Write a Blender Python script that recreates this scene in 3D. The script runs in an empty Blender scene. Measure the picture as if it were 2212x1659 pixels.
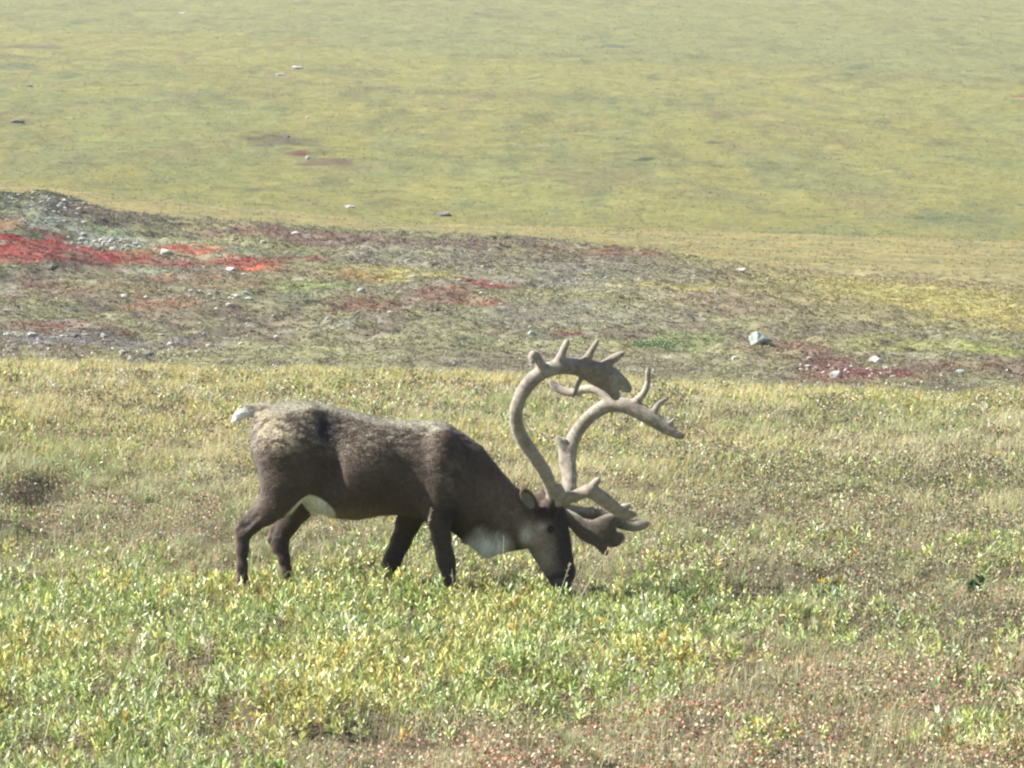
import bpy, math, time
import numpy as np
T0 = time.time()
R = math.radians
scene = bpy.context.scene
col = scene.collection
rng = np.random.default_rng(7)

# ------------------------------------------------------------------ camera, light, exposure
CAMZ = 3.2            # metres above the vegetation the animal stands in
PITCH = -0.0760
cam_d = bpy.data.cameras.new("camera"); cam = bpy.data.objects.new("camera", cam_d); col.objects.link(cam)
cam_d.sensor_width = 36; cam_d.lens = 148.1; cam_d.clip_start = 0.5; cam_d.clip_end = 6000
cam.location = (0, 0, CAMZ); cam.rotation_euler = (R(90) + math.atan(PITCH), 0, 0)
scene.camera = cam

SUN_EL, SUN_AZ = 44.0, 3.0      # azimuth: degrees from the left (-x) towards the viewer (-y)
el, az = R(SUN_EL), R(SUN_AZ)
sdir = np.array([-math.cos(el) * math.cos(az), -math.cos(el) * math.sin(az), math.sin(el)])
from mathutils import Vector
sun_d = bpy.data.lights.new("sun", 'SUN'); sun = bpy.data.objects.new("sun", sun_d); col.objects.link(sun)
sun_d.energy = 5.0; sun_d.angle = R(0.55); sun_d.color = (1.0, 0.95, 0.85)
sun.rotation_euler = Vector(sdir).to_track_quat('Z', 'Y').to_euler()
sun.location = (-30, 0, 40)
w = bpy.data.worlds.new("World"); scene.world = w; w.use_nodes = True
nt = w.node_tree; nt.nodes.clear()
sky = nt.nodes.new('ShaderNodeTexSky'); sky.sky_type = 'NISHITA'; sky.sun_disc = False
sky.sun_elevation = el; sky.sun_rotation = math.atan2(sdir[0], sdir[1])
bg = nt.nodes.new('ShaderNodeBackground'); bg.inputs['Strength'].default_value = 0.05
wo = nt.nodes.new('ShaderNodeOutputWorld')
nt.links.new(sky.outputs[0], bg.inputs[0]); nt.links.new(bg.outputs[0], wo.inputs[0])
scene.view_settings.view_transform = 'Standard'; scene.view_settings.look = 'None'
scene.cycles.filter_width = 2.3
scene.view_settings.gamma = 1.0; scene.view_settings.exposure = 1.4

# ------------------------------------------------------------------ helpers
PXR = 9100.0          # picture units per radian (2212-wide reading of the photograph)
def slope(row): return -0.0727 + (800.0 - row) / PXR
def W(X, row, dy=0.0, Y0=26.0):
    Y = Y0 + dy
    return np.array([(X - 1106.0) / PXR * Y, Y, CAMZ + Y * slope(row)])

def hash2(ix, iy, seed):
    h = (ix.astype(np.int64) * 374761393 + iy.astype(np.int64) * 668265263 + seed * 982451653) & 0xffffffff
    h = ((h ^ (h >> 13)) * 1274126177) & 0xffffffff
    h = (h ^ (h >> 16)) & 0xffffffff
    return h.astype(np.float64) / 4294967295.0
def vnoise(x, y, seed=0):
    x = np.asarray(x, float); y = np.asarray(y, float)
    ix = np.floor(x); iy = np.floor(y); fx = x - ix; fy = y - iy
    fx = fx * fx * fx * (fx * (fx * 6 - 15) + 10); fy = fy * fy * fy * (fy * (fy * 6 - 15) + 10)
    ix = ix.astype(np.int64); iy = iy.astype(np.int64)
    a = hash2(ix, iy, seed); b = hash2(ix + 1, iy, seed); c = hash2(ix, iy + 1, seed); d = hash2(ix + 1, iy + 1, seed)
    return (a + (b - a) * fx) * (1 - fy) + (c + (d - c) * fx) * fy
def fbm(x, y, seed=0, octv=4, gain=0.5):
    s = 0; a = 1.0; t = 0
    for o in range(octv):
        s = s + a * vnoise(x * 2 ** o + o * 17.3, y * 2 ** o - o * 9.1, seed + o * 13); t += a; a *= gain
    return s / t
def sstep(a, b, v):
    t = np.clip((v - a) / (b - a), 0, 1); return t * t * (3 - 2 * t)
def lerp(a, b, t):
    return a + (b - a) * t

def mesh_obj(name, verts, faces_list, mat=None, parent=None, cols=None, smooth=True):
    """faces_list: list of int arrays (n,k) ; vectorised mesh creation"""
    me = bpy.data.meshes.new(name)
    verts = np.ascontiguousarray(verts, np.float32)
    me.vertices.add(len(verts)); me.vertices.foreach_set('co', verts.ravel())
    idx = np.concatenate([f.ravel() for f in faces_list]).astype(np.int32)
    sizes = np.concatenate([np.full(len(f), f.shape[1], np.int32) for f in faces_list])
    starts = np.concatenate([[0], np.cumsum(sizes)[:-1]]).astype(np.int32)
    me.loops.add(len(idx)); me.loops.foreach_set('vertex_index', idx)
    me.polygons.add(len(sizes)); me.polygons.foreach_set('loop_start', starts)
    try: me.polygons.foreach_set('loop_total', sizes)
    except Exception: pass
    if cols is not None:
        ca = me.color_attributes.new('Col', 'FLOAT_COLOR', 'POINT')
        c4 = np.ones((len(verts), 4), np.float32); c4[:, :3] = cols
        ca.data.foreach_set('color', c4.ravel())
    me.update(calc_edges=True)
    me.polygons.foreach_set('use_smooth', np.full(len(sizes), smooth, bool))
    if mat: me.materials.append(mat)
    o = bpy.data.objects.new(name, me); col.objects.link(o)
    if parent: o.parent = parent
    return o
def tag(o, label=None, cat=None, group=None, kind=None):
    if label: o['label'] = label
    if cat: o['category'] = cat
    if group: o['group'] = group
    if kind: o['kind'] = kind
    return o

# ------------------------------------------------------------------ materials
def new_mat(name):
    m = bpy.data.materials.new(name); m.use_nodes = True; t = m.node_tree
    return m, t, t.nodes['Principled BSDF']
def noise_node(t, scale, detail=6, rough=0.6, coord=None):
    n = t.nodes.new('ShaderNodeTexNoise'); n.inputs['Scale'].default_value = scale
    n.inputs['Detail'].default_value = detail; n.inputs['Roughness'].default_value = rough
    if coord: t.links.new(coord, n.inputs['Vector'])
    return n
def mulmix(t, a, fac, lo, hi):
    """a * map(fac, lo..hi)"""
    mr = t.nodes.new('ShaderNodeMapRange'); mr.inputs['From Min'].default_value = 0.28; mr.inputs['From Max'].default_value = 0.72
    mr.inputs['To Min'].default_value = lo; mr.inputs['To Max'].default_value = hi
    t.links.new(fac, mr.inputs['Value'])
    v = t.nodes.new('ShaderNodeVectorMath'); v.operation = 'SCALE'
    t.links.new(a, v.inputs[0]); t.links.new(mr.outputs[0], v.inputs['Scale'])
    return v.outputs[0]
def mat_land(name, scales, bump=0.3, bdist=0.05):
    m, t, p = new_mat(name)
    at = t.nodes.new('ShaderNodeAttribute'); at.attribute_name = 'Col'
    tc = t.nodes.new('ShaderNodeTexCoord')
    c = at.outputs['Color']
    ns = None
    for (s, lo, hi) in scales:
        n = noise_node(t, s, 8, 0.65, tc.outputs['Object']); c = mulmix(t, c, n.outputs['Fac'], lo, hi); ns = n
    t.links.new(c, p.inputs['Base Color']); p.inputs['Roughness'].default_value = 0.9
    p.inputs['Specular IOR Level'].default_value = 0.15
    b = t.nodes.new('ShaderNodeBump'); b.inputs['Strength'].default_value = bump; b.inputs['Distance'].default_value = bdist
    t.links.new(ns.outputs['Fac'], b.inputs['Height']); t.links.new(b.outputs[0], p.inputs['Normal'])
    return m
def mat_foliage(name, rough=0.45, spec=0.4, trans=0.35):
    m, t, p = new_mat(name)
    at = t.nodes.new('ShaderNodeAttribute'); at.attribute_name = 'Col'
    p.inputs['Roughness'].default_value = rough; p.inputs['Specular IOR Level'].default_value = spec
    t.links.new(at.outputs['Color'], p.inputs['Base Color'])
    tr = t.nodes.new('ShaderNodeBsdfTranslucent'); t.links.new(at.outputs['Color'], tr.inputs['Color'])
    mx = t.nodes.new('ShaderNodeMixShader'); mx.inputs[0].default_value = trans
    out = t.nodes['Material Output']
    t.links.new(p.outputs[0], mx.inputs[1]); t.links.new(tr.outputs[0], mx.inputs[2]); t.links.new(mx.outputs[0], out.inputs['Surface'])
    return m
M_near = mat_land('meadow_soil', [(1.5, .7, 1.3), (14, .55, 1.45)], 0.6, 0.03)
M_mid = mat_land('tundra_cover', [(0.35, .8, 1.2), (2.6, .62, 1.38), (11, .75, 1.25)], 0.9, 0.12)
M_far = mat_land('hill_cover', [(.05, .88, 1.12), (0.45, .74, 1.26), (1.7, .78, 1.22)], 0.8, 0.35)
M_leaf = mat_foliage('willow_leaf', 0.32, 0.8, 0.28)
M_grass = mat_foliage('dry_grass', 0.55, 0.35, 0.35)
M_small = mat_foliage('small_leaf', 0.5, 0.4, 0.3)
M_fluff = mat_foliage('seed_fluff', 0.9, 0.1, 0.4)

# ------------------------------------------------------------------ terrain height
XK = np.array([-2200, 0, 110, 250, 450, 850, 1106, 1400, 1660, 2212, 4400.])
def K(Y, z): return (Y, (XK - 1106) / PXR * Y, np.array(z, float))
KN = [K(60, [-2.6] * 11), K(80, [-5.0] * 11),
      K(110, [-5.6] * 7 + [-5.65, -5.7, -5.9, -6.3]),
      K(150, [-5.0, -5.2, -5.2, -5.3, -5.4, -5.5, -5.6, -5.7, -5.9, -6.3, -7]),
      K(168, [-3.9, -4.3, -4.4, -4.8, -5.0, -5.3, -5.4, -5.6, -6.0, -6.7, -7.6]),
      K(182, [-2.4, -2.65, -2.7, -3.75, -4.3, -4.7, -5.0, -5.5, -6.15, -7.1, -8]),
      K(190, [-2.2, -2.45, -2.55, -3.5, -4.0, -4.45, -4.8, -5.4, -6.25, -7.35, -8.2]),
      K(198, [-2.8, -3.2, -3.3, -4.0, -4.3, -4.7, -5.0, -5.6, -6.5, -7.6, -8.4]),
      K(215, [-5.5, -5.8, -5.8, -6.0, -6.2, -6.2, -6.4, -6.9, -7.4, -8.2, -9.0]),
      K(245, [-6.8, -7.2, -7.2, -7.3, -7.4, -7.6, -7.8, -8.0, -8.3, -8.9, -10]),
      K(300, [-4.6, -5.4, -5.75, -6.25, -6.95, -8.2, -8.45, -8.75, -9.05, -9.55, -11]),
      K(312, [-4.8, -5.6, -5.9, -6.45, -7.15, -8.4, -8.7, -9.0, -9.3, -9.9, -11.4]),
      K(335, [-6.9, -7.9, -8.0, -8.4, -9.0, -10.2, -10.5, -10.8, -11, -11.6, -13]),
      K(380, [-8.5, -9.4, -9.5, -9.9, -10.4, -11.2, -11.4, -11.7, -12, -12.5, -14]),
      K(700, [5, 4, 3.9, 3.8, 3.6, 3.2, 3.0, 2.8, 2.6, 2.0, 0]),
      K(1100, [23] + [21.5] * 5 + [21, 21, 21, 20.5, 19]),
      K(1700, [56] + [54] * 9 + [50])]
YK = np.array([k[0] for k in KN])
def far_z(x, Y):
    zs = np.stack([np.interp(x, k[1], k[2]) for k in KN])
    i = np.clip(np.searchsorted(YK, Y) - 1, 0, len(YK) - 2)
    t = np.clip((Y - YK[i]) / (YK[i + 1] - YK[i]), 0, 1)
    a = np.take_along_axis(zs, i[None], 0)[0]; b = np.take_along_axis(zs, i[None] + 1, 0)[0]
    return a + (b - a) * t
EDGE = 43.0
HOLLOWS = []   # (x, Y, rx, ry, depth)
def near_z(x, Y):
    e = EDGE + 1.2 * (fbm(x * 0.4, Y * 0 + 3, 5, 2) - .5)
    z = -0.12 - 0.026 * x * sstep(26, 44, Y) - 0.004 * x * (1 - sstep(26, 44, Y))
    z = z + 0.12 * (fbm(x * 0.9, Y * 0.7, 11, 3) - .5) + 0.17 * (fbm(x * 2.3, Y * 2.1, 17, 3) - .5)
    for (hx, hy, rx, ry, dp) in HOLLOWS:
        q = ((x - hx) / rx) ** 2 + ((Y - hy) / ry) ** 2
        z = z - 1.7 * dp * np.exp(-q * 1.3)
    d = np.maximum(Y - e, 0)
    return z - 0.012 * d * d - 0.05 * d
def zfun(x, Y):
    x = np.asarray(x, float); Y = np.asarray(Y, float)
    zn = near_z(x, np.minimum(Y, 62))
    zf = 0
    for o, wt in ((-1, .25), (0, .5), (1, .25)):
        zf = zf + wt * far_z(x, Y + o * np.clip(Y * .012, 0, 8))
    m = sstep(112, 135, Y)
    hum = 0.5 * (fbm(x * .35, Y * .3, 31, 4) - .5) + 0.26 * (fbm(x * 1.5, Y * 1.2, 37, 3) - .5)
    # rougher on the mound and in the brown heath, smoother on the grass strip
    rough = 1.25 - 0.75 * sstep(215, 260, Y)
    big = 1.3 * (fbm(x * .035, Y * .03, 41, 3) - .5) * sstep(380, 520, Y) + .9 * (fbm(x * .16, Y * .12, 43, 3) - .5) * sstep(380, 430, Y)
    zf = zf + m * hum * rough + big
    t = sstep(50, 62, Y)
    return zn * (1 - t) + zf * t

def hit(X, row):
    """world point where the line of sight through a picture reading meets the land"""
    Y = np.concatenate([np.arange(15, 48, .05), np.arange(105, 1300, .25)])
    x = (X - 1106) / PXR * Y; ray = CAMZ + Y * slope(row)
    z = zfun(x, Y); k = np.argmax(z >= ray)
    return np.array([x[k], Y[k], z[k]])
HOLLOWS += []
for (X, r_, rx, ry, dp) in ((70, 1085, .30, .8, .16), (440, 1192, .13, .35, .10), (95, 1165, .3, .5, .09), (2130, 1435, .12, .25, .10),
                            (1950, 1270, .25, .4, .07), (2110, 1030, .5, .6, .06), (1330, 1310, .2, .3, .04), (1560, 1130, .3, .4, .05),
                            (1300, 1420, .14, .3, .07), (1160, 1570, .14, .25, .08), (600, 1420, .2, .3, .04), (20, 1560, .2, .4, .07),
                            (2180, 1050, .4, .6, .09), (480, 1090, .18, .3, .06), (1760, 900, .5, .7, .05)):
    Y = 3.32 / -slope(r_); HOLLOWS.append(((X - 1106) / PXR * Y, Y, rx, ry, dp))

# ------------------------------------------------------------------ vegetation maps (world space)
def patches_to_world(lst):
    out = []
    for (X, r_, rx, ry, c, wt) in lst:
        p = hit(X, r_); a = hit(X, r_ - ry); b = hit(X, r_ + ry)
        ryw = max(abs(a[1] - b[1]) / 2, rx / PXR * p[1] * .4)
        ryw = min(ryw, 60 if p[1] > 380 else 25)
        out.append((p[0], p[1], rx / PXR * p[1], ryw, np.array(c), wt))
    return out
RED = (.22, .045, .042); RED2 = (.16, .065, .055); MAUVE = (.13, .09, .078); DARK = (.05, .05, .04); GREY = (.20, .19, .155)
SAGE = (.17, .18, .105); YG = (.30, .27, .085); GREEN = (.17, .22, .07); GOLD = (.30, .25, .09); LICHEN = (.22, .24, .19); TAN = (.24, .185, .10)
MIDP = patches_to_world([
    (60, 450, 170, 36, (.055, .065, .048), .95), (230, 470, 90, 20, (.06, .075, .05), .85), (120, 436, 70, 10, (.10, .10, .09), .7),
    (10, 478, 40, 14, RED, .9), (75, 492, 60, 9, RED, .95), (330, 488, 60, 22, (.05, .065, .05), .8), (420, 512, 40, 8, DARK, .7),
    (250, 455, 90, 8, MAUVE, .7), (500, 500, 160, 12, MAUVE, .7), (640, 505, 160, 12, (.17, .09, .075), .7), (900, 525, 250, 14, MAUVE, .6), (1300, 548, 130, 8, (.17, .08, .06), .6),
    (260, 512, 330, 9, LICHEN, .8), (230, 502, 60, 8, GREEN, .5),
    (40, 525, 90, 14, RED, .95), (150, 530, 60, 12, RED, .9), (40, 560, 80, 16, RED, .95), (200, 555, 130, 16, RED2, .9), (280, 562, 160, 14, RED, .8), (420, 545, 80, 13, (.33, .10, .06), .95),
    (520, 562, 90, 12, RED, .85), (560, 574, 60, 8, (.44, .10, .05), .9), (640, 560, 90, 6, RED2, .8), (350, 580, 50, 6, LICHEN, .5), (200, 535, 50, 10, LICHEN, .8),
    (180, 570, 70, 10, (.06, .035, .03), .6), (760, 602, 50, 6, RED, .8), (840, 590, 60, 6, RED2, .8), (1045, 614, 50, 6, RED, .85), (1000, 645, 80, 14, RED2, .6), (1030, 660, 45, 5, RED, .55),
    (790, 650, 120, 20, RED2, .6), (770, 668, 40, 8, RED2, .8), (350, 655, 80, 16, (.22, .11, .06), .55), (480, 600, 140, 18, (.17, .10, .07), .6),
    (250, 625, 200, 12, RED2, .5), (100, 700, 90, 10, RED2, .7), (240, 712, 40, 14, RED2, .6),
    (1090, 675, 50, 9, DARK, .85), (670, 676, 60, 7, DARK, .7), (210, 668, 60, 8, DARK, .7), (20, 696, 30, 9, DARK, .85), (610, 640, 70, 7, DARK, .5), (480, 720, 50, 8, DARK, .5), (520, 700, 40, 7, DARK, .5),
    (830, 600, 170, 12, YG, .6), (700, 615, 120, 10, GREEN, .5), (500, 640, 300, 14, SAGE, .4), (250, 740, 260, 14, (.13, .12, .12), .8), (60, 725, 50, 6, LICHEN, .7),
    (900, 560, 160, 22, GREY, .6), (1200, 590, 200, 26, GREY, .6), (1400, 570, 120, 20, (.18, .16, .13), .6), (1250, 680, 260, 30, GREY, .5), (1560, 640, 160, 20, (.22, .17, .12), .6), (620, 545, 90, 10, GREEN, .35),
    (1480, 620, 160, 9, YG, .6), (2000, 640, 260, 40, YG, .7), (2060, 665, 160, 12, GOLD, .8), (2150, 690, 120, 20, GOLD, .6), (1900, 600, 400, 24, TAN, .6), (1850, 590, 300, 9, GREY, .5),
    (1700, 560, 250, 16, GOLD, .45), (1850, 650, 160, 8, (.26, .20, .10), .5), (2000, 745, 280, 14, (.23, .235, .085), .6), (2180, 765, 120, 12, (.24, .26, .08), .7), (1500, 730, 100, 8, GREEN, .5),
    (1800, 790, 130, 26, (.14, .065, .06), .85), (1850, 810, 120, 18, (.15, .06, .055), .8), (2080, 800, 140, 16, (.14, .075, .06), .7), (1700, 745, 90, 14, (.19, .10, .085), .7), (1220, 720, 30, 6, RED2, .9), (1500, 700, 50, 8, MAUVE, .6),
    (1250, 780, 400, 30, (.17, .15, .11), .6), (800, 760, 300, 24, (.19, .18, .10), .6), (1100, 730, 120, 14, SAGE, .5), (400, 600, 160, 8, (.20, .12, .08), .5)])
FARP = patches_to_world([
    (620, 302, 80, 9, (.17, .15, .10), .95), (640, 333, 30, 6, (.19, .08, .06), 1.), (700, 350, 70, 7, (.19, .13, .10), .9), (60, 104, 90, 3, (.22, .17, .14), .9), (20, 125, 60, 5, (.20, .20, .13), .6),
    (160, 160, 30, 3, (.17, .19, .11), .7), (630, 90, 50, 2, (.30, .20, .09), .8), (2195, 207, 30, 2.5, (.38, .07, .07), 1.), (500, 215, 40, 4, (.18, .21, .14), .7), (430, 205, 60, 6, (.22, .22, .14), .5),
    (820, 192, 60, 3, (.20, .20, .15), .6), (1330, 102, 30, 2, (.12, .16, .12), .8), (1395, 347, 20, 3, (.09, .12, .07), 1.), (1540, 308, 15, 2, (.10, .13, .09), .9), (2080, 170, 90, 6, (.24, .27, .15), .5),
    (830, 413, 30, 5, (.15, .19, .10), .8), (550, 412, 20, 3, (.16, .18, .13), .8), (100, 20, 80, 2, (.22, .22, .12), .5), (1900, 420, 60, 4, (.19, .22, .13), .6), (2050, 470, 120, 5, (.17, .22, .11), .5),
    (1480, 430, 60, 4, (.20, .21, .12), .6), (1350, 330, 80, 4, (.24, .22, .14), .5), (1150, 300, 60, 3, (.20, .22, .13), .5), (300, 340, 70, 4, (.24, .22, .13), .5)])
def warp(x, Y, s, amp, seed):
    return amp * (fbm(x * s, Y * s, seed, 3) - .5), amp * (fbm(x * s + 50, Y * s + 9, seed + 5, 3) - .5)
def apply_patches(c, x, Y, plist, s, amp, edge=.35, lo=.35):
    wx, wy = warp(x, Y, s, amp, 71)
    n = fbm(x * s * 2.5, Y * s * 2.0, 77, 3)
    fine = sstep(.36, .56, fbm(x * s * 3.3, Y * s * 2.2, 79, 4))
    for (px, py, rx, ry, pc, wt) in plist:
        m = (np.abs(x - px) < rx * 2.2 + amp) & (np.abs(Y - py) < ry * 2.2 + amp)
        if not m.any(): continue
        q = np.sqrt(((x[m] + wx[m] - px) / rx) ** 2 + ((Y[m] + wy[m] * 1.6 - py) / ry) ** 2)
        k = wt * (1 - sstep(1 - edge - .1, 1 + edge, q + 1.0 * (n[m] - .5)))
        k = k * (lo + (1 - lo) * fine[m])
        c[m] = lerp(c[m], pc[None], k[:, None])
    return c
def land_color(x, Y):
    c = np.zeros((len(x), 3))
    n1 = fbm(x * .12, Y * .05, 51, 4); n2 = fbm(x * .5, Y * .25, 53, 4); n3 = fbm(x * 1.3, Y * .8, 57, 3)
    A = np.array
    # brown heath
    mid = lerp(A([.185, .175, .10])[None], A([.155, .13, .09])[None], sstep(.38, .62, n2)[:, None])
    mid = lerp(mid, A([.23, .22, .11])[None], (.7 * sstep(.5, .68, n1))[:, None])
    mid = lerp(mid, A([.09, .08, .06])[None], (.75 * sstep(.6, .74, n3))[:, None])
    mid = lerp(mid, A([.27, .26, .21])[None], (.6 * sstep(.66, .8, fbm(x * 1.1, Y * .7, 59, 3)))[:, None])
    # right part of the near valley is yellower
    mid = lerp(mid, A([.23, .20, .095])[None], (.7 * sstep(2, 14, x) * sstep(135, 170, Y))[:, None])
    m = (Y > 100) & (Y < 320)
    mid[m] = apply_patches(mid[m], x[m], Y[m], MIDP, .45, 2.2)
    # golden grass strip
    strip = lerp(A([.42, .355, .13])[None], A([.33, .31, .12])[None], sstep(.4, .62, n2)[:, None])
    strip = strip * A([.66, .62, .72])[None]; mid = mid * A([1.08, 1.12, 1.16])[None]; strip = strip * A([.86, .92, .95])[None]
    ks = sstep(202, 222, Y + 14 * (n1 - .5)) * np.maximum(sstep(230, 250, Y), 1 - .4 * sstep(4, 12, x))
    c = lerp(mid, strip, ks[:, None])
    # green hill
    a1 = fbm(x * .05, Y * .012, 61, 4); a2 = fbm(x * .14, Y * .05, 63, 4); a3 = fbm(x * .35, Y * .2, 65, 3)
    hill = lerp(A([.315, .34, .135])[None], A([.37, .345, .125])[None], sstep(.38, .6, a1)[:, None])
    hill = lerp(hill, A([.26, .28, .14])[None], (.75 * sstep(.5, .66, a2))[:, None])
    hill = lerp(hill, A([.40, .36, .12])[None], (.6 * sstep(.54, .68, fbm(x * .09 + 40, Y * .02, 67, 4)))[:, None])
    hill = lerp(hill, A([.15, .19, .11])[None], (.7 * sstep(.65, .76, a3))[:, None])
    hill = lerp(hill, A([.32, .24, .15])[None], (.5 * sstep(.62, .74, fbm(x * .11, Y * .04, 69, 3)))[:, None])
    # long yellow bench high on the hill, dropping to the right, greyer green above it
    yb = 800 - 1.05 * (x + 90)
    yb = np.clip(yb, 610, 900) + 60 * (fbm(x * .02, Y * 0, 81, 2) - .5)
    hill = lerp(hill, A([.42, .40, .15])[None], (.6 * np.exp(-((Y - yb + 25) / 45) ** 2))[:, None])
    hill = lerp(hill, A([.285, .325, .165])[None], (.7 * sstep(20, 70, Y - yb))[:, None])
    m = Y > 330
    hill = lerp(hill, A([.345, .345, .15])[None], .36)
    streak = sstep(.60, .74, fbm(x * .22, Y * .045, 83, 4)) * .5
    hill = lerp(hill, A([.19, .215, .12])[None], streak[:, None])
    hill[m] = apply_patches(hill[m], x[m], Y[m], FARP, .1, 4, .25, .7)
    hill = hill * A([.445, .45, .39])[None] * (1 + sstep(600, 1100, Y)[:, None] * A([.08, .03, -.10])[None])
    kh = sstep(318, 332, Y)
    c = lerp(c, hill, kh[:, None])
    near = lerp(A([.07, .062, .04])[None], A([.13, .11, .07])[None], vnoise(x * 3, Y * 3, 5)[:, None])  # soil coloured dark so gaps between plants read as shade
    c = lerp(near, c, sstep(60, 100, Y)[:, None])
    return c

# ------------------------------------------------------------------ terrain sheets
u = np.concatenate([[-.9, -.6, -.42, -.3, -.24], np.linspace(-.2, .2, 760), [.24, .3, .42, .6, .9]])
def sheet(name, Ys, mat, off=30.0):
    Yg, ug = np.meshgrid(Ys, u, indexing='ij'); xg = ug * (Yg + off)
    z = zfun(xg.ravel(), Yg.ravel())
    v = np.stack([xg.ravel(), Yg.ravel(), z], 1)
    n0, n1 = Yg.shape; i = np.arange(n0 * n1).reshape(n0, n1)
    f = np.stack([i[:-1, :-1], i[:-1, 1:], i[1:, 1:], i[1:, :-1]], -1).reshape(-1, 4)
    o = mesh_obj(name, v, [f], mat, cols=land_color(v[:, 0], v[:, 1]))
    return tag(o, kind='structure')
g_near = sheet('ground', np.concatenate([[-25, -15, -8, 0, 4, 8, 12], np.arange(15, 47, .07), np.linspace(47.2, 62, 12)]), M_near)
g_mid = sheet('valley', np.concatenate([np.linspace(62, 108, 24), np.arange(110, 320, .33)]), M_mid)
g_far = sheet('hillside', np.concatenate([np.arange(320, 1300, 1.6), np.linspace(1320, 1690, 20)]), M_far)
# join borders exactly
tag(g_near, 'near meadow ground under the grass and willow'); tag(g_mid, 'brown and red tundra flat beyond the meadow edge'); tag(g_far, 'long pale green hillside filling the top of the view')
print('terrain', time.time() - T0)

# ------------------------------------------------------------------ plant makers (vectorised)
def grass_blades(P, h, wd, lean, laz, colr, tipc=None, faz=None):
    n = len(P); a = rng.uniform(0, np.pi, n) if faz is None else faz
    wv = np.stack([np.cos(a), np.sin(a), np.zeros(n)], 1) * (wd / 2)[:, None]
    ld = np.stack([np.cos(laz), np.sin(laz), np.zeros(n)], 1)
    up = np.array([0, 0, 1.])
    mid = P + up * (h * .55)[:, None] + ld * (lean * h * .25)[:, None]
    tip = P + up * (h * (1 - .25 * lean))[:, None] + ld * (lean * h * .95)[:, None]
    v = np.stack([P - wv, P + wv, mid - wv * .8, mid + wv * .8, tip], 1).reshape(-1, 3)
    b = (np.arange(n) * 5)[:, None]
    q = b + np.array([[0, 1, 3, 2]]); t = b + np.array([[2, 3, 4]])
    tipc = colr if tipc is None else tipc
    c = np.stack([colr * .8, colr * .8, colr, colr, tipc], 1).reshape(-1, 3)
    return v, [q, t], c
def leaf_set(B, D, L, Wd, colr, fold=.25, curl=.2, flat=0):
    """ovate leaves: base B, unit direction D"""
    n = len(B)
    ref = rng.normal(size=(n, 3)); ref[:, 2] *= .35
    if flat: ref = ref * flat + np.array([0, 0, 1.0])
    S = np.cross(D, ref); S /= np.linalg.norm(S, axis=1)[:, None] + 1e-9
    N = np.cross(S, D)
    Lc = L[:, None]; Wc = (Wd / 2)[:, None]
    p1 = B + D * Lc * .38 - N * Wc * fold; p2 = B + D * Lc * .74 - N * (Wc * fold) + N * Lc * curl * .08
    tip = B + D * Lc + N * Lc * curl * .3
    up1 = N * Wc * fold * 2
    v = np.stack([B, p1 - S * Wc + up1, p1, p1 + S * Wc + up1, p2 - S * Wc * .75 + up1, p2, p2 + S * Wc * .75 + up1, tip], 1).reshape(-1, 3)
    b = (np.arange(n) * 8)[:, None]
    q1 = b + np.array([[1, 2, 5, 4]]); q2 = b + np.array([[2, 3, 6, 5]])
    t = np.concatenate([b + np.array([[0, 2, 1]]), b + np.array([[0, 3, 2]]), b + np.array([[4, 5, 7]]), b + np.array([[5, 6, 7]])])
    c = np.repeat(colr, 8, axis=0)
    return v, [q1, q2, t], c
def merge(sets):
    V = []; Q = []; T = []; C = []; off = 0
    for v, fs, c in sets:
        V.append(v); C.append(c)
        for f in fs: (Q if f.shape[1] == 4 else T).append(f + off)
        off += len(v)
    out = []
    if Q: out.append(np.concatenate(Q))
    if T: out.append(np.concatenate(T))
    return np.concatenate(V), out, np.concatenate(C)
def scatter(n, y0, y1, side=1.6, p=1.0):
    """random points over the visible fan of the meadow, even per square metre"""
    Y = np.sqrt(rng.uniform((y0 + 8) ** 2, (y1 + 8) ** 2, n)) - 8
    x = rng.uniform(-1, 1, n) * (Y * .1215 + side)
    return x, Y
def pal(n, colors, weights, jit=.12):
    colors = np.array(colors); k = rng.choice(len(colors), n, p=np.array(weights) / sum(weights))
    c = colors[k] * (1 + jit * rng.normal(size=(n, 1))) * (1 + .05 * rng.normal(size=(n, 3)))
    return np.clip(c, .01, .95)
def XR(x, Y):   # reading of a meadow point in picture units, only used to lay out the plant communities
    return 1106 + x / Y * PXR, 800 - (-3.32 / Y + .0727) * PXR

# ------------------------------------------------------------------ meadow vegetation (uncountable: one object per kind)
def willow_density(x, Y):
    X, r = XR(x, Y)
    n = fbm(x * .8, Y * .45, 101, 4); n2 = fbm(x * 2.2, Y * 1.2, 103, 3)
    band = sstep(1235, 1310, r) * (1 - sstep(1560, 1680, r + 120 * sstep(300, 1100, X) - 60))
    band = band * (1 - .75 * sstep(1380, 1750, X))
    low = .8 * sstep(1500, 1620, r) * (1 - sstep(500, 900, X))
    low2 = .55 * sstep(1540, 1600, r) * sstep(1500, 1700, X) * (1 - sstep(1650, 1700, r))
    b2 = .45 * sstep(1120, 1180, r) * (1 - sstep(1230, 1330, r)) * np.exp(-((X - 800) / 350) ** 2) + .4 * sstep(1100, 1150, r) * (1 - sstep(1230, 1260, r)) * (1 - sstep(250, 450, X))
    b3 = .30 * sstep(1100, 1200, r) * sstep(1300, 1500, X) * (1 - sstep(1450, 1560, r))
    back = .16 * sstep(830, 860, r) * (1 - sstep(1000, 1150, r))
    base = np.maximum.reduce([band, low, low2, b2, b3, back])
    return base * sstep(.39, .57, n + .22 * base) * sstep(.28, .52, n2 + .1 * base)
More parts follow.
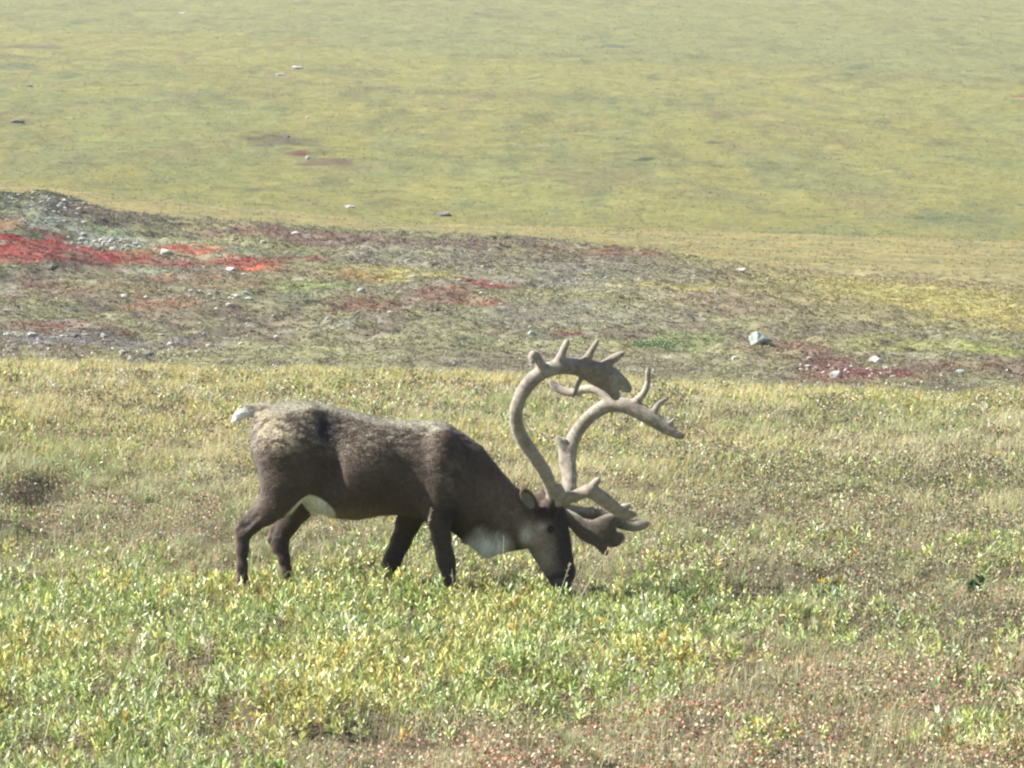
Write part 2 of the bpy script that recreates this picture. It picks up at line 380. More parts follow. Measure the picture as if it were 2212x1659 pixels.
def red_density(x, Y):
    X, r = XR(x, Y); n = fbm(x * .9 + 30, Y * .5, 111, 4)
    b = .8 * sstep(1400, 1560, r) * sstep(1000, 1500, X) + .7 * sstep(1560, 1640, r) * sstep(700, 1000, X) + .35 * sstep(1000, 1300, r) * sstep(1300, 1600, X)
    b = b + .28 * sstep(1020, 1120, r) * (1 - sstep(1180, 1300, r)) * (1 - sstep(700, 1000, X)) + .22 * sstep(830, 950, r) + .2 * (r > 1400)
    return np.clip(b, 0, 1) * sstep(.34, .58, n + .2 * b)

def hollow_shade(x, Y):  # painted shade of the hollows: darkens heath leaves and thins grass there
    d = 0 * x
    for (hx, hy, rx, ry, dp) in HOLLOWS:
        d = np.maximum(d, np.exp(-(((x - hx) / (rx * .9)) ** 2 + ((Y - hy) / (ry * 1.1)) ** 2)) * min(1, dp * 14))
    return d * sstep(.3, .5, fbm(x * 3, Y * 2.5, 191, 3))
def shrub_density(x, Y):
    X, r = XR(x, Y)
    b = sstep(1200, 1500, X) * sstep(940, 1020, r) * (1 - .6 * sstep(1420, 1520, r)) + .45 * sstep(1000, 1100, r) * (1 - sstep(300, 600, X)) * (1 - sstep(1200, 1260, r))
    return np.clip(b, 0, 1) * sstep(.38, .56, fbm(x * 1.3 + 80, Y * .8, 171, 3))
# grass
sets = []
x, Y = scatter(620000, 15.5, 46.0)
X_, r_ = XR(x, Y)
wd_ = willow_density(x, Y); rd_ = red_density(x, Y)
clump = fbm(x * 3.2, Y * 3.0, 121, 3); big = fbm(x * .7, Y * .45, 123, 3)
keep = rng.uniform(0, 1, len(x)) < (np.clip(1.05 - .6 * wd_ - .2 * rd_ - .7 * shrub_density(x, Y), .12, 1) * (.35 + .95 * sstep(.32, .6, clump)) * np.clip(.72 + .28 * sstep(1300, 1000, r_), 0, 1) * (1 - .85 * hollow_shade(x, Y)))
x, Y, X_, r_, clump, big = [a[keep] for a in (x, Y, X_, r_, clump, big)]
n = len(x); z = zfun(x, Y)
far = sstep(27, 42, Y)
h = (.055 + .11 * sstep(.35, .7, clump) * (.5 + .8 * big)) * rng.uniform(.5, 1.3, n)
wdt = (.0022 + .0018 * far + .0012 * rng.uniform(0, 1, n))
laz = rng.normal(.3, 1.1, n) + 2.5 * (vnoise(x * 1.2, Y * 1.2, 9) - .5)
lean = np.clip(rng.normal(.45, .25, n), 0, 1.1)
hue = fbm(x * .5, Y * .3, 127, 4)
straw = pal(n, [(.56, .50, .32), (.48, .43, .27), (.38, .36, .20), (.50, .48, .26), (.30, .25, .18), (.66, .62, .46)], [3, 3, 3, 2, 1.6, 1.2])
green = pal(n, [(.24, .32, .11), (.32, .38, .13), (.18, .24, .11), (.42, .42, .15), (.27, .31, .20)], [3, 3, 2, 2, 2])
gsel = (rng.uniform(0, 1, n) < (.16 + .5 * sstep(.46, .66, hue) + .35 * sstep(1020, 1200, r_) * (r_ < 1380)))
c = np.where(gsel[:, None], green, straw)
gold = pal(n, [(.56, .46, .14), (.50, .44, .16), (.60, .52, .2)], [1, 1, 1])
c = np.where((rng.uniform(0, 1, n) < .42 * far * sstep(.4, .6, fbm(x * .3 + 9, Y * .25, 131, 3) + .1))[:, None], gold, c)
c = c * (1 + .12 * far[:, None])
sets.append(grass_blades(np.stack([x, Y, z - .01], 1), h, wdt, lean, laz, c, c * 1.1))
v, f, cc = merge(sets)
tag(mesh_obj('grass', v, f, M_grass, cols=cc), 'fine straw coloured and green grass blades covering the meadow', kind='stuff')
print('grass', n, time.time() - T0)

# tussock sedge: denser arching fountains of grey green blades beside the hollows
sets = []
TUS = [(90, 1000, 24, .2), (20, 1035, 24, .22), (150, 1045, 12, .2), (470, 1085, 24, .22), (510, 1115, 16, .18), (560, 1150, 12, .2), (640, 1215, 14, .2), (600, 1190, 10, .22), (760, 1180, 10, .16),
       (1560, 1400, 14, .14), (2050, 1270, 20, .16), (1900, 1230, 18, .15), (2150, 1015, 24, .18), (1480, 1130, 20, .14), (2040, 1400, 8, .13), (1230, 1600, 12, .12), (1300, 1590, 12, .13), (60, 780, 14, .30), (250, 1560, 10, .12),
       (1620, 1240, 20, .15), (1780, 1330, 16, .15), (360, 1180, 14, .16), (1850, 1050, 20, .16), (1340, 960, 18, .15)]
for (X, rr, k, hh) in TUS:
    Y0 = 3.32 / -slope(rr + 18); x0 = (X - 1106) / PXR * Y0
    for j in range(max(2, k // 3)):
        cx = x0 + rng.normal(0, .16 + .006 * k); cy = Y0 + rng.normal(0, .28)
        m = 150; a = rng.uniform(0, 2 * np.pi, m); rad = np.abs(rng.normal(0, .03, m))
        px = cx + np.cos(a) * rad; py = cy + np.sin(a) * rad
        sets.append(grass_blades(np.stack([px, py, zfun(px, py) - .01], 1), hh * rng.uniform(.45, 1.05, m), np.full(m, .0034),
                    np.clip(rng.normal(.75, .3, m), .1, 1.3), a + .4 * rng.normal(size=m),
                    pal(m, [(.36, .40, .20), (.28, .33, .17), (.44, .46, .26), (.50, .45, .28)], [3, 3, 2, 2])))
v, f, cc = merge(sets)
tag(mesh_obj('sedge', v, f, M_grass, cols=cc), 'grey green arching sedge tussocks around the dark hollows', kind='stuff')

# low willow: upright shoots each carrying narrow leaves
x, Y = scatter(85000, 15.5, 45.5)
wd_ = willow_density(x, Y)
keep = rng.uniform(0, 1, len(x)) < wd_ * .95
x, Y, wd_ = x[keep], Y[keep], wd_[keep]; n = len(x); z = zfun(x, Y)
hs = rng.uniform(.05, .135, n) * (.7 + .5 * wd_)
X_, r_ = XR(x, Y)
yel = fbm(x * 1.1 + 7, Y * .7, 141, 3)
pyel = np.clip(.10 + .55 * sstep(.53, .70, yel + .12 * sstep(1480, 1640, r_)) + .25 * sstep(1150, 900, r_), 0, 1)
shoot_y = rng.uniform(0, 1, n) < pyel
B = []; D = []; L = []; Wd = []; C = []
gc = pal(n, [(.38, .46, .15), (.32, .41, .14), (.48, .52, .18), (.42, .50, .25), (.26, .33, .13), (.62, .66, .44)], [3, 2.4, 3, 2.4, 1.5, 1.5])
yc = pal(n, [(.58, .52, .17), (.52, .52, .17), (.62, .45, .13), (.50, .28, .10), (.50, .52, .22)], [2.4, 4, .7, .15, 5])
sc = np.where(shoot_y[:, None], yc, gc)
NL = 9
sz = rng.uniform(.75, 1.15, n)
tilt = rng.normal(0, .22, (n, 2))
for k in range(NL):
    t = (k + .5) / NL
    a = k * 2.4 + rng.uniform(0, 6.28, n) * .25 + x * 37
    elv = np.clip(rng.normal(.55 + .55 * t, .28, n), -.2, 1.45)
    d = np.stack([np.cos(a) * np.cos(elv) + tilt[:, 0] * .5, np.sin(a) * np.cos(elv) + tilt[:, 1] * .5, np.sin(elv)], 1)
    d /= np.linalg.norm(d, axis=1)[:, None]
    B.append(np.stack([x + tilt[:, 0] * hs * t, Y + tilt[:, 1] * hs * t, z + hs * (.25 + .75 * t)], 1)); D.append(d)
    L.append(sz * rng.uniform(.034, .060, n)); Wd.append(sz * rng.uniform(.010, .017, n))
    C.append(np.clip(sc * (1 + .16 * rng.normal(size=(n, 1))), .02, .9))
v1 = leaf_set(np.concatenate(B), np.concatenate(D), np.concatenate(L), np.concatenate(Wd), np.concatenate(C))
stems = grass_blades(np.stack([x, Y, z], 1), hs * 1.05, np.full(n, .004), np.hypot(tilt[:, 0], tilt[:, 1]), np.arctan2(tilt[:, 1], tilt[:, 0]), pal(n, [(.20, .13, .07), (.25, .2, .08)], [1, 1]))
v, f, cc = merge([v1, stems])
tag(mesh_obj('dwarf_willow', v, f, M_leaf, cols=cc), 'bright green and yellow leafy dwarf willow carpeting the foreground', kind='stuff')
print('willow', n, time.time() - T0)

# small round leaved heath (blueberry, dwarf birch): red, pink, brown, olive
x, Y = scatter(560000, 15.5, 45.5)
rd_ = red_density(x, Y); wd_ = willow_density(x, Y); sh_ = shrub_density(x, Y)
keep = rng.uniform(0, 1, len(x)) < np.maximum(.5 + .5 * rd_, 1.2 * sh_) * (1 - .5 * wd_) * (.6 + .5 * sstep(.35, .6, fbm(x * 4, Y * 3.2, 151, 3)))
x, Y, rd_, sh_ = x[keep], Y[keep], rd_[keep], sh_[keep]; n = len(x)
z = zfun(x, Y) + .09 * sh_ * fbm(x * 2.6, Y * 2.2, 173, 2) * rng.uniform(.3, 1, n) + rng.uniform(.0, .085, n) * (.4 + fbm(x * 3, Y * 2.4, 153, 2))
d = rng.normal(size=(n, 3)); d[:, 2] = np.abs(d[:, 2]) * .8 + .1; d /= np.linalg.norm(d, axis=1)[:, None]
cr = pal(n, [(.40, .13, .09), (.50, .30, .22), (.33, .19, .12), (.55, .42, .30), (.36, .09, .07), (.36, .33, .17), (.58, .50, .38)], [2.0, 3, 2.6, 3, .5, 3, 2.0])
co = pal(n, [(.26, .27, .14), (.20, .17, .12), (.34, .35, .18), (.36, .30, .18), (.17, .20, .12), (.48, .47, .36), (.40, .24, .14), (.10, .10, .07)], [3, 2.4, 3, 1.6, 2.4, 1.6, .6, 2])
c = np.where((rng.uniform(0, 1, n) < (.10 + .7 * rd_) * (1 - .7 * sh_))[:, None], cr, co)
dk_ = hollow_shade(x, Y)
c = lerp(c, pal(n, [(.05, .055, .035), (.08, .07, .05), (.10, .12, .06)], [2, 1, 1]), (.85 * dk_)[:, None]) * (1 + .15 * rd_[:, None] * (1 - dk_[:, None]))  # leaves in the hollows coloured dark to deepen the shade
L = rng.uniform(.011, .023, n) * (1 + .5 * sstep(28, 44, Y))
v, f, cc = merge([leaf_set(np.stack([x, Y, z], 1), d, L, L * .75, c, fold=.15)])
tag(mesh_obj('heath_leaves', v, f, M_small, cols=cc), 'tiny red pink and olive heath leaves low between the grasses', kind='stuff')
# thin bare twigs and dead stalks, criss crossing
x, Y = scatter(15000, 15.5, 44)
n = len(x)
v, f, cc = merge([grass_blades(np.stack([x, Y, zfun(x, Y) + .01], 1), rng.uniform(.08, .30, n) * (1 - .3 * sstep(20, 40, Y)), np.full(n, .0026), np.clip(rng.normal(.7, .4, n), 0, 1.6), rng.uniform(0, 6.28, n),
                  pal(n, [(.60, .56, .44), (.30, .24, .17), (.44, .35, .22), (.12, .10, .08)], [3, 2, 2, 1.5]))])
tag(mesh_obj('dry_twigs', v, f, M_grass, cols=cc), 'pale dead stalks and brown twigs sticking out of the meadow', kind='stuff')
# cottongrass: tall thin stems with white fluff, thickest along the meadow edge
def cotton(x, Y, hh, fl):
    n = len(x); P = np.stack([x, Y, zfun(x, Y)], 1)
    lz = rng.uniform(-.6, .8, n); ln = rng.uniform(.05, .4, n)
    s1 = grass_blades(P, hh, np.full(n, .003), ln, lz, np.tile(np.array([[.40, .36, .2]]), (n, 1)))
    tip = P + np.stack([np.cos(lz) * ln * hh * .95, np.sin(lz) * ln * hh * .95, hh * (1 - .25 * ln)], 1)
    B = np.repeat(tip, 7, 0); d = rng.normal(size=(n * 7, 3)); d[:, 0] += .3; d /= np.linalg.norm(d, axis=1)[:, None]
    s2 = leaf_set(B - d * .3 * np.repeat(fl, 7)[:, None], d, np.repeat(fl, 7) * rng.uniform(.7, 1.2, n * 7), np.repeat(fl, 7) * .6, np.full((n * 7, 3), .88), fold=.4)
    return [s1, s2]
x = rng.uniform(-7.2, 7.2, 620); Y = rng.uniform(38.5, 43.6, 620)
k = rng.uniform(0, 1, 620) < np.clip(.35 + .4 * (np.abs(x) > 2.2) + .5 * sstep(-2.0, -3.8, x), 0, 1); x, Y = x[k], Y[k]
s = cotton(x, Y, rng.uniform(.14, .34, len(x)), rng.uniform(.012, .026, len(x)))
x, Y = scatter(190, 24, 40)
s += cotton(x, Y, rng.uniform(.10, .2, len(x)), rng.uniform(.010, .018, len(x)))
v, f, cc = merge(s)
tag(mesh_obj('cottongrass', v, f, M_fluff, cols=cc), 'white cottongrass tufts nodding along the far edge of the meadow', kind='stuff')

# low shrubs and tufts over the valley and the hillside: small leaf clumps that catch and shade the light
def tufts(n, y0, y1, size, mat, name, label, mod, kk=6, side=6, p=1., gain=1.16, lo=.25, hi=.6):
    Y = y0 + (y1 - y0) * rng.uniform(0, 1, n) ** p; x = rng.uniform(-1, 1, n) * (Y * .1215 + side)
    c0 = land_color(x, Y); z = zfun(x, Y)
    dens = fbm(x * mod, Y * mod * .8, 161, 3)
    k = rng.uniform(0, 1, n) < sstep(lo, hi, dens)
    x, Y, z, c0 = x[k], Y[k], z[k], c0[k]; n = len(x)
    s = size * rng.uniform(.5, 1.3, n) * (.5 + Y / y1)
    rep = lambda a: np.repeat(a, kk, 0)
    m = n * kk
    B = np.stack([rep(x) + rng.normal(0, .5, m) * rep(s), rep(Y) + rng.normal(0, .5, m) * rep(s), rep(z) + rng.uniform(-.05, .13, m) * rep(s)], 1)
    d = rng.normal(size=(m, 3)); d[:, 2] = np.abs(d[:, 2]) * .25 + .05; d /= np.linalg.norm(d, axis=1)[:, None]
    cl = np.clip(rep(c0 * gain * (1 + .08 * rng.normal(size=(n, 1)))) * (1 + .06 * rng.normal(size=(m, 1))), .015, .9)
    v, f, cc = merge([leaf_set(B, d, rep(s) * rng.uniform(.6, 1.1, m), rep(s) * .6, cl, fold=.15, flat=.38)])
    tag(mesh_obj(name, v, f, mat, cols=cc), label, kind='stuff')
tufts(170000, 112, 218, .075, M_small, 'tundra_scrub', 'ankle high brown grey and red scrub across the tundra flat', .8, lo=.12, hi=.5)
tufts(120000, 228, 1300, .17, M_small, 'hill_scrub', 'sparse pale green clumps and shrubs over the long hillside', .3, kk=4, side=12, p=1.5, gain=1.05)
print('veg', time.time() - T0)

# ------------------------------------------------------------------ haze: even thin air over the whole place
hx, hy0, hy1, hz0, hz1 = 1700, -60, 1760, -24, 66
vv = np.array([[sx * hx, yy, zz] for zz in (hz0, hz1) for yy in (hy0, hy1) for sx in (-1, 1)], float)
m, t, p = new_mat('thin_haze'); t.nodes.remove(p)
pv = t.nodes.new('ShaderNodeVolumePrincipled'); pv.inputs['Color'].default_value = (.97, .98, 1.0, 1); pv.inputs['Density'].default_value = 0.00018; pv.inputs['Anisotropy'].default_value = .2
t.links.new(pv.outputs[0], t.nodes['Material Output'].inputs['Volume'])
tag(mesh_obj('haze', vv, [np.array([[0, 2, 3, 1], [4, 5, 7, 6], [0, 1, 5, 4], [2, 6, 7, 3], [0, 4, 6, 2], [1, 3, 7, 5]])], m, smooth=False), 'thin pale haze over the far hillside', kind='stuff')

# ------------------------------------------------------------------ implicit surfaces
class Field:
    def __init__(s, lo, hi, h):
        s.lo = np.array(lo, float); s.h = h
        s.n = np.ceil((np.array(hi) - s.lo) / h).astype(int) + 1
        s.F = np.full(s.n, 1.0, np.float32)
        s.ax = [s.lo[i] + h * np.arange(s.n[i]) for i in range(3)]
    def sub(s, lo, hi):
        a = np.clip(np.floor((lo - s.lo) / s.h).astype(int), 0, s.n); b = np.clip(np.ceil((hi - s.lo) / s.h).astype(int) + 1, 0, s.n)
        sl = tuple(slice(a[i], b[i]) for i in range(3))
        g = np.meshgrid(*[s.ax[i][sl[i]] for i in range(3)], indexing='ij')
        return sl, g
    def smin(s, sl, d, k):
        a = s.F[sl]; hh = np.clip(.5 + .5 * (a - d) / k, 0, 1)
        s.F[sl] = a * (1 - hh) + d * hh - k * hh * (1 - hh)
    def smax(s, sl, d, k):   # carve away where d < 0
        a = s.F[sl]; d = -d; hh = np.clip(.5 - .5 * (a - d) / k, 0, 1)
        s.F[sl] = a * (1 - hh) + d * hh + k * hh * (1 - hh)
    def capsule(s, p, q, r1, r2, k=.03, fy=1.0, carve=False):
        """tapered capsule, squeezed sideways (y) by fy"""
        p = np.array(p, float); q = np.array(q, float); m = max(r1, r2) + k + 3 * s.h
        sl, (gx, gy, gz) = s.sub(np.minimum(p, q) - m, np.maximum(p, q) + m)
        if gx.size == 0: return
        d = q - p; L = (d * d).sum() + 1e-9
        t = np.clip(((gx - p[0]) * d[0] + (gy - p[1]) * d[1] + (gz - p[2]) * d[2]) / L, 0, 1)
        ex = gx - p[0] - t * d[0]; ey = (gy - p[1] - t * d[1]) * fy; ez = gz - p[2] - t * d[2]
        D = (np.sqrt(ex * ex + ey * ey + ez * ez) - (r1 + (r2 - r1) * t))
        if fy > 1: D = D / (1 + (fy - 1) * np.abs(ey) / (np.sqrt(ex * ex + ey * ey + ez * ez) + 1e-6))
        (s.smax if carve else s.smin)(sl, D, k)
    def ellipsoid(s, c, rad, axis=None, k=.03, carve=False):
        c = np.array(c, float); rad = np.array(rad, float); m = rad.max() + k + 3 * s.h
        sl, (gx, gy, gz) = s.sub(c - m, c + m)
        if gx.size == 0: return
        P = np.stack([gx - c[0], gy - c[1], gz - c[2]], -1)
        if axis is not None: P = P @ np.array(axis, float).T
        q = np.sqrt(((P / rad) ** 2).sum(-1)) + 1e-9; ln = np.sqrt((P ** 2).sum(-1))
        D = ln - ln / q
        (s.smax if carve else s.smin)(sl, D, k)
    def chain(s, pts, k=.03, fy=1.0):
        for a, b in zip(pts[:-1], pts[1:]): s.capsule(a[0], b[0], a[1], b[1], k, fy)
    def sample(s, P):
        g = (P - s.lo) / s.h; i = np.clip(np.floor(g).astype(int), 0, s.n - 2); f = g - i
        out = 0
        for dx in (0, 1):
            for dy in (0, 1):
                for dz in (0, 1):
                    wgt = (f[:, 0] if dx else 1 - f[:, 0]) * (f[:, 1] if dy else 1 - f[:, 1]) * (f[:, 2] if dz else 1 - f[:, 2])
                    out = out + wgt * s.F[i[:, 0] + dx, i[:, 1] + dy, i[:, 2] + dz]
        return out
    def normals(s, P):
        e = s.h; g = np.stack([s.sample(P + np.eye(3)[i] * e) - s.sample(P - np.eye(3)[i] * e) for i in range(3)], 1)
        return g / (np.linalg.norm(g, axis=1)[:, None] + 1e-9)
    def mesh(s):
        F = s.F; I = F < 0; n = F.shape
        corner = [(a, b, c) for a in (0, 1) for b in (0, 1) for c in (0, 1)]
        cs = lambda A, o: A[o[0]:n[0] - 1 + o[0], o[1]:n[1] - 1 + o[1], o[2]:n[2] - 1 + o[2]]
        cnt = sum(cs(I, o).astype(np.int8) for o in corner)
        act = (cnt > 0) & (cnt < 8); ids = -np.ones(act.shape, np.int64); idx = np.argwhere(act); ids[act] = np.arange(len(idx))
        acc = np.zeros((len(idx), 3)); num = np.zeros(len(idx))
        for a in corner:
            for ax in range(3):
                if a[ax]: continue
                b = list(a); b[ax] = 1
                fa = F[idx[:, 0] + a[0], idx[:, 1] + a[1], idx[:, 2] + a[2]]; fb = F[idx[:, 0] + b[0], idx[:, 1] + b[1], idx[:, 2] + b[2]]
                m = (fa < 0) != (fb < 0); t = np.where(m, fa / (fa - fb + 1e-12), 0)
                pt = np.tile(np.array(a, float), (len(idx), 1)); pt[:, ax] += t
                acc[m] += pt[m]; num[m] += 1
        V = s.lo + s.h * (idx + acc / num[:, None])
        Q = []
        for ax in range(3):
            b1, b2 = [(1, 2), (2, 0), (0, 1)][ax]
            lo = [slice(1, n[i] - 1) for i in range(3)]; lo[ax] = slice(0, n[ax] - 1)
            hi = list(lo); hi[ax] = slice(1, n[ax])
            A = I[tuple(lo)]; Bq = I[tuple(hi)]
            for flip in (0, 1):
                m = np.argwhere((A & ~Bq) if not flip else (~A & Bq))
                if not len(m): continue
                e = m + np.array([lo[i].start for i in range(3)])
                def cid(d1, d2):
                    o = e.copy(); o[:, b1] -= d1; o[:, b2] -= d2
                    return ids[o[:, 0], o[:, 1], o[:, 2]]
                q = np.stack([cid(1, 1), cid(0, 1), cid(0, 0), cid(1, 0)], 1)
                Q.append(q[:, ::-1] if flip else q)
        return V, np.concatenate(Q)

# ------------------------------------------------------------------ the caribou
U = 1 / 350.0   # metres per picture unit at the animal
car = bpy.data.objects.new('caribou', None); col.objects.link(car); car.location = (-0.8, 26, -0.12); car.empty_display_size = .3
tag(car, 'dark brown bull caribou with huge velvet antlers grazing head down in the meadow', 'caribou')
def to_car(V): return V - np.array(car.location)

BF = Field((-1.82, 25.55, -.26), (.48, 26.45, 1.2), .0085)
# trunk: stations along the spine (x reading, top, bottom, half width)
ST = np.array([(541, 915, 985, .09), (552, 893, 1020, .135), (575, 880, 1042, .17), (600, 873, 1066, .195), (640, 869, 1080, .215), (672, 871, 1105, .22), (716, 879, 1121, .23), (770, 893, 1126, .245),
               (820, 906, 1117, .262), (860, 910, 1114, .24), (905, 912, 1122, .235), (940, 912, 1134, .24), (970, 918, 1141, .22), (1000, 938, 1150, .19), (1030, 975, 1150, .165), (1058, 1010, 1145, .13)], float)
sl, (gx, gy, gz) = BF.sub(np.array([-1.75, 25.6, .2]), np.array([0.1, 26.4, 1.2]))
Xg = 1106 + gx / 26 * PXR
top = CAMZ + 26 * slope(np.interp(Xg, ST[:, 0], ST[:, 1])); bot = CAMZ + 26 * slope(np.interp(Xg, ST[:, 0], ST[:, 2])); hw = np.interp(Xg, ST[:, 0], ST[:, 3])
cz = bot + (top - bot) * .47; hz = np.where(gz > cz, top - cz, cz - bot)
py_ = np.abs(gy - 26) / hw; pz_ = np.abs(gz - cz) / hz
pw = 2.25
q = (py_ ** pw + pz_ ** pw) ** (1 / pw) + 1e-6
ln = np.sqrt((gy - 26) ** 2 + (gz - cz) ** 2)
D = ln - ln / q
endd = np.maximum((541 - Xg) * U, (Xg - 1062) * U)
D = np.where(endd > -.03, np.maximum(D, endd), D)
BF.smin(sl, D.astype(np.float32), .02)
C_ = lambda lst, dy: [(W(X, r, dy), rr) for (X, r, rr) in lst]
# rump, hips, ribs, shoulders
for sg in (-1, 1):
    BF.ellipsoid(W(625, 955, sg * .115), (.215, .130, .20), k=.04)
    BF.ellipsoid(W(665, 905, sg * .13), (.07, .05, .06), k=.06)          # hip bone
    BF.ellipsoid(W(785, 1015, sg * .155), (.215, .13, .20), k=.05)       # ribs
    BF.ellipsoid(W(955, 992, sg * .15), (.115, .105, .19), k=.04)      # shoulder blade
    BF.ellipsoid(W(950, 1060, sg * .15), (.11, .085, .12), k=.045)
# crease ahead of the thigh and behind the shoulder
for sg in (-1, 1):
    BF.capsule(W(714, 950, sg * .31), W(700, 1085, sg * .275), .085, .095, .045, carve=True)
    BF.capsule(W(880, 1000, sg * .325), W(868, 1095, sg * .285), .07, .085, .05, carve=True)
    BF.capsule(W(1030, 1000, sg * .275), W(1000, 1110, sg * .27), .065, .075, .05, carve=True)
# near hind leg
BF.chain(C_([(612, 975, .185), (612, 1040, .150), (596, 1085, .105), (572, 1112, 0.0703), (540, 1140, 0.0452), (521, 1162, 0.0391), (520, 1190, 0.0357), (519, 1228, 0.0309), (520, 1260, 0.0322), (527, 1285, 0.0365), (537, 1299, 0.0365)], -.15), .03, 1.35)
BF.chain(C_([(652, 960, .13), (655, 1035, .095), (622, 1075, .07)], -.15), .05, 1.3)
BF.chain(C_([(548, 1105, .018), (520, 1132, .022), (512, 1148, .024), (515, 1175, .020)], -.15), .012, 1.2)
BF.capsule(W(552, 1118, -.20), W(527, 1143, -.185), .013, .011, .02, carve=True)
BF.capsule(W(548, 1122, -.10), W(527, 1143, -.115), .013, .011, .02, carve=True)
# far hind leg
BF.chain(C_([(640, 1000, .15), (652, 1060, .125), (640, 1098, .092), (618, 1135, 0.0665), (602, 1165, 0.0539), (603, 1183, 0.0452), (610, 1211, 0.0348), (616, 1238, 0.0296), (624, 1262, 0.0313), (633, 1287, 0.0365), (642, 1297, 0.0348)], .15), .03, 1.35)
BF.chain(C_([(604, 1120, .022), (588, 1148, .025), (583, 1168, .025), (592, 1192, .020)], .15), .012, 1.2)
# near foreleg
BF.chain(C_([(952, 1040, .12), (944, 1090, .098), (946, 1122, 0.0703), (953, 1165, 0.0548), (960, 1205, 0.0505), (964, 1222, 0.0478), (969, 1245, 0.0348), (973, 1272, 0.0278), (978, 1292, 0.0331), (988, 1304, 0.0348)], -.155), .035, 1.2)
# far foreleg
BF.chain(C_([(905, 1060, .12), (893, 1102, .090), (880, 1135, 0.0703), (864, 1175, 0.0574), (850, 1205, 0.0505), (844, 1222, 0.0487), (838, 1245, 0.0348), (834, 1268, 0.0278), (836, 1285, 0.0331), (844, 1296, 0.0348)], .145), .035, 1.2)
# neck and mane
BF.chain(C_([(980, 1034, .262), (1036, 1086, .218), (1088, 1114, .168), (1138, 1118, .132)], 0), .05, 1.55)
BF.chain(C_([(990, 1095, .15), (1028, 1140, .10), (1052, 1180, .045), (1058, 1200, .018)], 0), .06, 1.7)
BF.chain(C_([(1052, 1170, .05), (1085, 1165, .075), (1118, 1160, .085)], 0), .06, 1.6)
BF.chain(C_([(1060, 1110, .15), (1110, 1140, .115), (1150, 1150, .10)], 0), .05, 1.3)
# head
BF.chain(C_([(1165, 1108, .112), (1183, 1122, .112), (1183, 1158, .130), (1191, 1186, .122), (1203, 1218, .100), (1211, 1243, .080), (1214, 1256, .070)], 0), .03, 1.55)
BF.ellipsoid(W(1158, 1158, -.055), (.075, .045, .09), k=.04)      # cheek
BF.ellipsoid(W(1158, 1158, .055), (.075, .045, .09), k=.04)
for sg in (-1, 1):
    BF.ellipsoid(W(1188, 1137, sg * .075), (.05, .032, .035), k=.02)     # brow over the eye
    BF.ellipsoid(W(1191, 1145, sg * .112), (.026, .020, .020), k=.012, carve=True)
    BF.ellipsoid(W(1229, 1236, sg * .040), (.016, .016, .024), k=.01, carve=True)    # nostril
    BF.capsule(W(1180, 1165, sg * .105), W(1196, 1215, sg * .085), .012, .012, .02, carve=True)
BF.ellipsoid(W(1222, 1238, 0), (.055, .055, .06), k=.03)          # muzzle pad
BF.capsule(W(1185, 1246, -.075), W(1214, 1258, -.065), .007, .007, .012, carve=True)   # mouth line
# pedicels and tuft between
for sg in (-1, 1): BF.capsule(W(1186, 1108, sg * .06), W(1194, 1084, sg * .085), .055, .045, .03)
# ears
def ear(base, tip, wid, th, openy):
    b = W(*base); t = W(*tip); c = (b + t) / 2; a = t - b; L = np.linalg.norm(a) / 2; a /= 2 * L
    s_ = np.array([0, openy, 0.]); nrm = s_ - a * (s_ @ a); nrm /= np.linalg.norm(nrm); sd = np.cross(a, nrm)
    ax = np.stack([a, sd, nrm])
    BF.capsule(b - a * .03, b + a * .03, .038, .034, .02)
    BF.ellipsoid(c, (L * 1.06, wid, th), ax, k=.012)
    BF.ellipsoid(c + nrm * th * .95 + a * .008, (L * .86, wid * .72, th * .9), ax, k=.006, carve=True)
ear((1160, 1114, -.085), (1128, 1058, -.155), .044, .030, -1)
ear((1176, 1100, .085), (1179, 1052, .14), .036, .026, 1)
# tail
BF.chain(C_([(582, 892, .060), (560, 888, .042), (538, 887, .036), (518, 896, .030), (503, 911, .014)], 0), .02, 1.0)
# sheath
BF.chain(C_([(668, 1095, .03), (676, 1110, .018), (679, 1114, .012)], -.02), .02)
V, Qd = BF.mesh()
print('body', len(V), time.time() - T0)
N = BF.normals(V)
